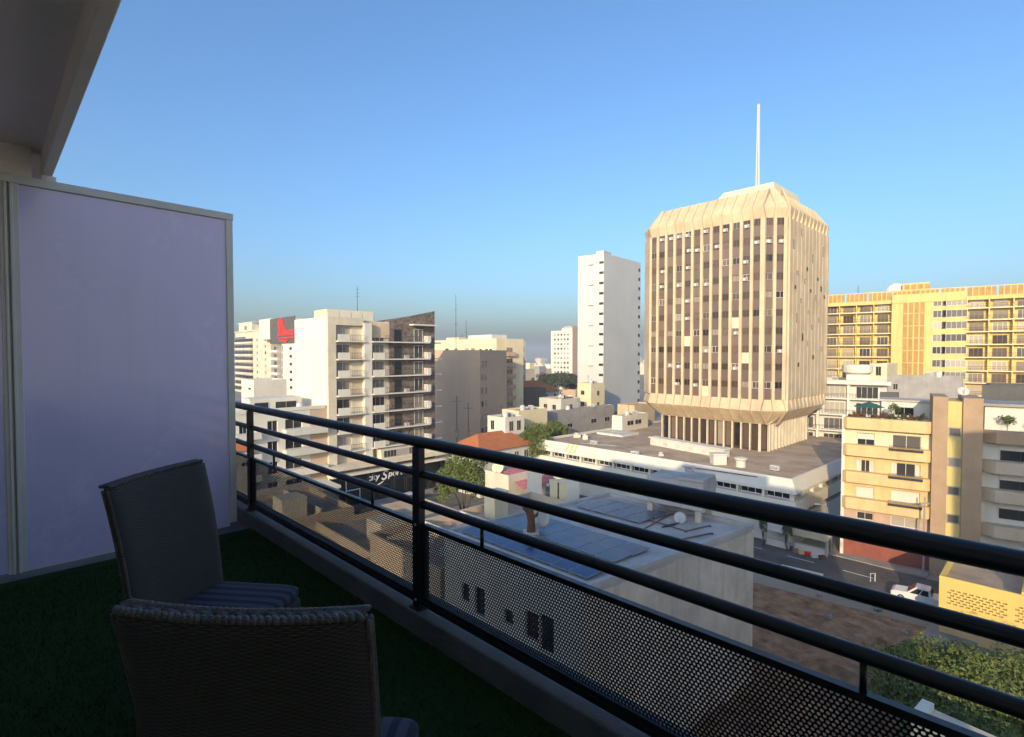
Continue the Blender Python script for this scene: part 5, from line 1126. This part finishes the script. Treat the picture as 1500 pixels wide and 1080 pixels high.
# ================================================================ cars and street things
def carm(name, col):
    m, t, b = nodes(name); b.inputs['Base Color'].default_value = (*col,1); b.inputs['Roughness'].default_value = .3; b.inputs['Coat Weight'].default_value = .6; b.inputs['Specular IOR Level'].default_value = .5; return m
def car(label, x, y, rot, col, kind='hatch', group='parked cars'):
    ro = thing('parked_car', label, 'car', (x,y,.03), group); ro.rotation_euler = (0,0,rot)
    def P_(name, mb, mat, parent=ro, smooth=False):
        o = bpy.data.objects.new(name, mesh(name, mb, mat, (0,0,0), smooth)); COL.objects.link(o); o.parent = parent; return o
    pm = carm('car_paint', col)
    if kind == 'pickup': low = [(-2.5,.5),(-2.5,.95),(-.6,1.0),(1.2,1.02),(2.3,.92),(2.55,.75),(2.55,.45)]; up = [(-.75,1.0),(-.6,1.62),(.55,1.66),(1.25,1.02)]
    else: low = [(-2.1,.45),(-2.12,.85),(-1.7,.95),(.9,.95),(1.9,.82),(2.1,.65),(2.1,.4)]; up = [(-1.95,.93),(-1.5,1.42),(.2,1.46),(1.05,.95)]
    m = MB(); W = .86
    rings = []
    for s_ in (-1,-.94,.94,1):
        k = .94 if abs(s_) == 1 else 1; zl = .32
        rings.append([(px*(.985 if abs(s_) == 1 else 1), s_*W, .62+(pz_-.62)*k) for px, pz_ in [(low[0][0],zl)]+low+[(low[-1][0],zl)]])
    m.loft([r for r in rings]); P_('body', m, pm)
    m = MB(); m.loft([[(px*(1 if abs(s_) < .8 else .97), s_*(W if pz_ < 1.1 else W*.86), pz_) for px, pz_ in up] for s_ in (-.97,-.6,.6,.97)]); P_('cabin', m, pm)
    g = MT['glassdark']
    m = MB(); a, b = up[-1], up[-2]; m.add([(a[0]+.0,-W*.85,a[1]+.06),(a[0],W*.85,a[1]+.06),(b[0]+.06,W*.72,b[1]-.03),(b[0]+.06,-W*.72,b[1]-.03)], [(0,1,2,3)]); P_('windscreen', m, g)
    m = MB(); a, b = up[0], up[1]; m.add([(a[0]-.02,-W*.85,a[1]+.08),(a[0]-.02,W*.85,a[1]+.08),(b[0]-.04,W*.72,b[1]-.06),(b[0]-.04,-W*.72,b[1]-.06)], [(3,2,1,0)]); P_('rear_window', m, g)
    for s_ in (-1,1):
        x0, x1 = up[0][0]+.25, up[-1][0]-.25; xt0, xt1 = up[1][0]+.12, up[-2][0]-.1
        xm = (x0+x1)/2; xtm = (xt0+xt1)/2
        for q in range(2):
            aa, bb_ = (x0,xm-.04) if q == 0 else (xm+.04,x1); ta, tb_ = (xt0,xtm-.04) if q == 0 else (xtm+.04,xt1)
            m = MB(); m.add([(aa,s_*(W*.975),1.02),(bb_,s_*(W*.975),1.02),(tb_,s_*(W*.89),up[1][1]-.08),(ta,s_*(W*.89),up[1][1]-.08)], [(0,1,2,3)]); P_('side_window', m, g)
    for wx in (low[0][0]+.85, low[-1][0]-.85):
        for s_ in (-1,1):
            m = MB(); N = 16; R = .33
            m.loft([[(wx+r_*math.cos(2*math.pi*k/N), s_*yy, R+r_*math.sin(2*math.pi*k/N)) for k in range(N)] for r_, yy in ((R*.9,.62),(R,.66),(R,.82),(R*.9,.87))]); wh = P_('wheel', m, MT['black'])
            m = MB(); m.loft([[(wx+r_*math.cos(2*math.pi*k/N), s_*yy, R+r_*math.sin(2*math.pi*k/N)) for k in range(N)] for r_, yy in ((R*.6,.80),(R*.58,.885),(R*.1,.88))]); P_('rim', m, MT['metal'], wh)
    for s_ in (-1,1):
        m = MB(); m.box(low[-1][0]-.05,low[-1][0]+.015,s_*.6-.2,s_*.6+.2,.6,.74); P_('headlight', m, MT['framewhite'])
        m = MB(); m.box(low[0][0]-.015,low[0][0]+.05,s_*.62-.16,s_*.62+.16,.7,.86); P_('tail_light', m, MT['redwall'])
    m = MB(); m.box(low[-1][0]-.03,low[-1][0]+.05,-.8,.8,.34,.5); m.box(low[0][0]-.05,low[0][0]+.03,-.8,.8,.34,.5); P_('bumper', m, MT['darkgrey'])
    return ro
rr_ = math.atan2(U1.y,U1.x)
q = onz(1352,884,0); car('white pickup parked between the bare lot and the pierced yellow wall', q.x, q.y, rr_+math.pi+.05, (.75,.76,.77), 'pickup')
for i, (s_, d_, col, lb) in enumerate(((26,3.1,(.04,.04,.05),'black hatchback parked before the podium corner'),(38,3.1,(.7,.7,.68),'white hatchback parked along the podium street'),(46,-3.0,(.3,.03,.03),'dark red hatchback on the podium street'),(53,3.1,(.08,.1,.14),'dark blue hatchback farther up the podium street'))):
    p = R2.P(s_,d_,0); car(lb, p.x, p.y, R2.rot+(math.pi if d_ < 0 else 0), col)
for i, (s_, d_, col, lb) in enumerate(((12,6,(.65,.65,.66),'white car parked before the sports shop'),(19,6,(.05,.05,.06),'black car parked right of the sports shop sign'),(26,11.5,(.4,.05,.04),'red car in the street beyond the sports shop'))):
    p = FCS.P(s_,d_,0); car(lb, p.x, p.y, FCS.rot, col)
# stalls beside the podium corner
def stall(px, py, w, lb, mat):
    q = onz(px,py,0); F = Frame((q.x,q.y), U1); ro = thing('market_stall', lb, 'stall', q)
    for a in (0,w):
        for d in (-2.2,0): part(ro, 'post', F, a-.05, a+.05, d-.05, d+.05, 0, 2.5 if d else 2.1, 'metal')
    m = MB(); m.hexa([F.P(-.3,.4,2.1),F.P(w+.3,.4,2.1),F.P(w+.3,-2.5,2.9),F.P(-.3,-2.5,2.9),F.P(-.3,.4,2.16),F.P(w+.3,.4,2.16),F.P(w+.3,-2.5,2.96),F.P(-.3,-2.5,2.96)]); mk('awning', m, MT[mat], ro)
    part(ro, 'counter', F, 0, w, -.9, -.2, 0, .85, 'offwhite'); return F
Fst = stall(1163,806,3.6,'street stall with beige awning at the podium corner','beige_awning')
stall(1122,798,2.6,'second street stall with faded awning beside the solar roof wall','offwhite')
cm = MB(); cm.box(-.3,.3,-.22,.22,0,.32); cme = {}
for i, (a, d, mt_, lb) in enumerate(((.4,.6,'pink','pink crate before the beige stall'),(1.1,.7,'yellow','yellow crate before the beige stall'),(1.8,.6,'red','red crate before the beige stall'),(2.6,.8,'offwhite','off-white crate before the beige stall'),(3.4,.7,'rust','brown crate before the beige stall'))):
    q = Fst.P(a,d,0); m = MB(); m.box(q.x-.32,q.x+.32,q.y-.24,q.y+.24,.0,.36); m.box(q.x-.34,q.x+.34,q.y-.26,q.y+.26,.36,.42); top('crate', m, MT[mt_], lb, 'crate')
q = onz(1212,812,0); ro = thing('street_lamp', 'pale street lamp with curved arm beside the market stalls', 'street lamp', q)
m = MB(); m.tube([q,q+Vector((0,0,5)),q+Vector((-.1,0,5.8)),q+Vector((-.6,0,6.2)),q+Vector((-1.2,0,6.3))], [.1,.07,.06,.05,.05], 8); mk('pole', m, MT['coolwhite'], ro); m = MB(); m.box(q.x-1.7,q.x-1.1,q.y-.16,q.y+.16,6.24,6.4); mk('lamp_head', m, MT['white'], ro)
for px, py, lb in ((1117,800,'thin dark conifer beside the stained wall'),(1153,808,'thin dark conifer before the beige stall')):
    tree('conifer', lb, onz(px,py,0), 5.2, (.6,.6,2.3), 1500, .12, 20, px, 'leaf', trunk=.08)
m = MB(); q0, q1 = onz(1145,838,0), onz(1205,852,0); F = Frame((q0.x,q0.y), q1-q0); m.fbox(F,0,(V2(q1)-V2(q0)).length,-.15,.15,0,.7); m.fbox(F,-.05,(V2(q1)-V2(q0)).length+.05,-.2,.2,.7,.8); top('low_wall', m, MT['white'], 'low white wall between the stalls and the bare earth lot', 'wall')
q = onz(1275,852,0); m = MB(); m.tube([q,q+Vector((0,0,.9)),q+Vector((.5,0,.9)),q+Vector((.5,0,0))], .06, 7); top('hoop_barrier', m, MT['coolwhite'], 'small white hoop barrier on the pavement beside the lot', 'barrier')
q = FE.P(core0-.6,1.6,0); m = MB(); m.tube([q,q+Vector((0,0,9))], [.11,.07], 8); m.box(q.x-.5,q.x+.5,q.y-.05,q.y+.05,8.2,8.35); top('utility_pole', m, MT['grey'], 'grey utility pole standing before the brown stair core', 'pole')
for i, (px, py) in enumerate(((1200,870),(1240,868),(1285,890),(1310,905),(1180,900),(1255,935),(1290,960),(1325,925),(1215,905),(1330,935))):
    q = onz(px,py,.25); m = MB(); r_ = .22+.08*(i%3); rg = random.Random(i)
    m.loft([[(q.x+k_*r_*(1+.25*rg.uniform(-1,1))*math.cos(2*math.pi*j/7), q.y+k_*r_*(1+.25*rg.uniform(-1,1))*math.sin(2*math.pi*j/7), .05+h_*r_) for j in range(7)] for k_, h_ in ((1,0),(1.1,.5),(.7,1.2),(.2,1.5))]); top('rubble_lump', m, MT['pavement'], 'lump of pale rubble lying on the bare earth lot', 'rubble', 'rubble on the bare lot')
# ================================================================ the block beside ours (its shadow crosses the brown stair core) and roof clutter
nb = thing('neighbour_block', 'tall white block beside the balcony building, its shadow crossing the brown stair core', 'building', (40,-14,0))
m = MB(); m.box(21.4,58,-26,-4,0,34.6); mk('wall', m, MT['white'], nb)
m = MB(); m.box(21.2,58.2,-26.2,-3.8,34.6,35.3); mk('parapet', m, MT['cream2'], nb)
Fn = Frame((58,-4), (-1,0))
for k in range(10):
    for i in range(9): win(nb, Fn, 3+3.7*i, 2+3.2*k, 1.8, 1.6, d=.02, mul=1, fr='frame', gl='glass')
def cistern(p, r, h, lb, mat='coolwhite'):
    m = MB(); m.lathe([(r*.95,0),(r,h*.1),(r,h*.8),(r*.6,h*.95),(r*.25,h),(0,h)], p, 14); top('water_tank', m, MT[mat], lb, 'tank')
def unit(p, w, h, lb, rot=.8):
    F = Frame((p[0],p[1]), (math.cos(rot),-math.sin(rot))); ro = thing('rooftop_unit', lb, 'air conditioner', p)
    m = MB(); m.fbox(F,-w,w,-w*.6,w*.6,p[2]+.12,p[2]+h); mk('housing', m, MT['acwhite'], ro, bevel=.03)
    m = MB(); m.fbox(F,-w*.9,w*.9,w*.6,w*.6+.02,p[2]+.2,p[2]+h-.1); mk('grille', m, MT['grey'], ro)
    m = MB(); m.fbox(F,-w*.8,-w*.6,-w*.6,w*.6,p[2],p[2]+.12); m.fbox(F,w*.6,w*.8,-w*.6,w*.6,p[2],p[2]+.12); mk('feet', m, MT['darkmetal'], ro)
byn = {o.name: o for o in bpy.data.objects if o.parent is None and 'label' in o}
def roof_z(n):
    o = byn[n]; return [c for c in o.children if c.name.startswith('roof') and not c.name.startswith('roof_r')][0]
def onroof(n, fx, fy):
    o = byn[n]; r = roof_z(n); vs = [v.co for v in r.data.vertices]; base = Vector(o.location); k = 4
    a, b, c, d = [vs[4+i] for i in range(4)]; p = (a*(1-fx)+b*fx)*(1-fy)+(d*(1-fx)+c*fx)*fy; return base+p+Vector((0,0,.002))
for n, nm in (('grey_villa','grey villa'),('white_house','white house'),('cream_yard_wall','cream wall house'),('cluttered_terrace_house','cluttered terrace house'),('pale_corner_tower','pale corner tower'),('white_low_store','white low store'),('grey_hall','grey hall'),('cream_flats','distant cream flats'),('yellow_apartments','pale yellow apartments'),('white_balcony_block','white balcony block')):
    p = onroof(n,.3,.3); cistern(p, .55, 1.3, 'round pale water tank on the roof of the '+nm)
    p = onroof(n,.7,.45); unit(p, .55, .95, 'boxy pale cooling unit on the roof of the '+nm)
    p = onroof(n,.5,.75); antenna(p, 2.6, 'thin dark aerial on the roof of the '+nm, .04)
for i in range(5):
    p = onroof('cluttered_terrace_house', .15+.17*i, .18+.1*(i%3)); m = MB(); w_ = .5+.15*(i%2); m.box(p.x-w_,p.x+w_,p.y-w_*.6,p.y+w_*.6,p.z,p.z+.6+.3*(i%3)); m.box(p.x-w_*1.1,p.x+w_*1.1,p.y-w_*.7,p.y+w_*.7,p.z+.6+.3*(i%3),p.z+.68+.3*(i%3)); top('roof_box', m, MT[('pinkwall','offwhite','grey','rust','white')[i]], ('faded orange','off-white','grey','rust brown','clean white')[i]+' storage box on the cluttered terrace house roof', 'box')
for px, py, lb in ((870,652,'low grey cooling unit near the left part of the podium roof'),(930,668,'low grey cooling unit beside the weathered rooftop enclosure'),(1010,690,'low grey cooling unit near the front parapet of the podium'),(1135,690,'low grey cooling unit by the right corner of the podium')):
    q = pz(px,py); unit((q.x,q.y,ZR+.002), .6, .8, lb)
m = MB(); m.tube([pz(850,650)+Vector((0,0,.12)),pz(905,655)+Vector((0,0,.12)),pz(945,664)+Vector((0,0,.12))], .08, 6); m.v = [(a,b,c) for a,b,c in m.v]; top('roof_duct', m, MT['metal'], 'thin metal duct lying along the podium roof', 'pipe')
m = MB(); m.tube([pz(1000,684)+Vector((0,0,.1)),pz(1110,700)+Vector((0,0,.1))], .07, 6); top('roof_duct', m, MT['pipe'], 'reddish pipe lying along the podium front parapet', 'pipe')

# the far town: low roofs running out to the horizon, one mass
rg = random.Random(5); m = MB()
for i in range(700):
    Y = 380+rg.random()**1.4*1900; X = rg.uniform(-1.25,1.25)*Y
    if i > 560: Y = rg.uniform(120,380); X = -rg.uniform(.68,1.5)*Y if i%2 else rg.uniform(1.25,1.8)*Y
    F = Frame((X,Y), (math.cos(.8),-math.sin(.8)) if i%3 else (math.cos(.3),-math.sin(.3))); w_, d_, h_ = rg.uniform(7,22), rg.uniform(7,20), rg.choice((4,5,7,7,10,10,13,16)); k = rg.randrange(4)
    m.fbox(F,0,w_,-d_,0,-.02,h_,k); m.fbox(F,w_*.2,w_*.5,-d_*.6,-d_*.2,h_,h_+2.2,(k+1)%4)
struct('far_town', m, [MT['white'],MT['cream2'],MT['tan'],MT['offwhite']], 'stuff')
# ================================================================ hazy air
m = MB(); m.box(-4400,4400,-500,4400,-6,78)
hz = struct('haze', m, [], 'stuff'); hm = bpy.data.materials.new('haze'); hm.use_nodes = True; t = hm.node_tree; t.nodes.clear()
pv = t.nodes.new('ShaderNodeVolumePrincipled'); pv.inputs['Color'].default_value = (.86,.90,.95,1); pv.inputs['Density'].default_value = .00045; pv.inputs['Anisotropy'].default_value = .1
ou = t.nodes.new('ShaderNodeOutputMaterial'); t.links.new(pv.outputs[0], ou.inputs['Volume']); hz.data.materials.append(hm)
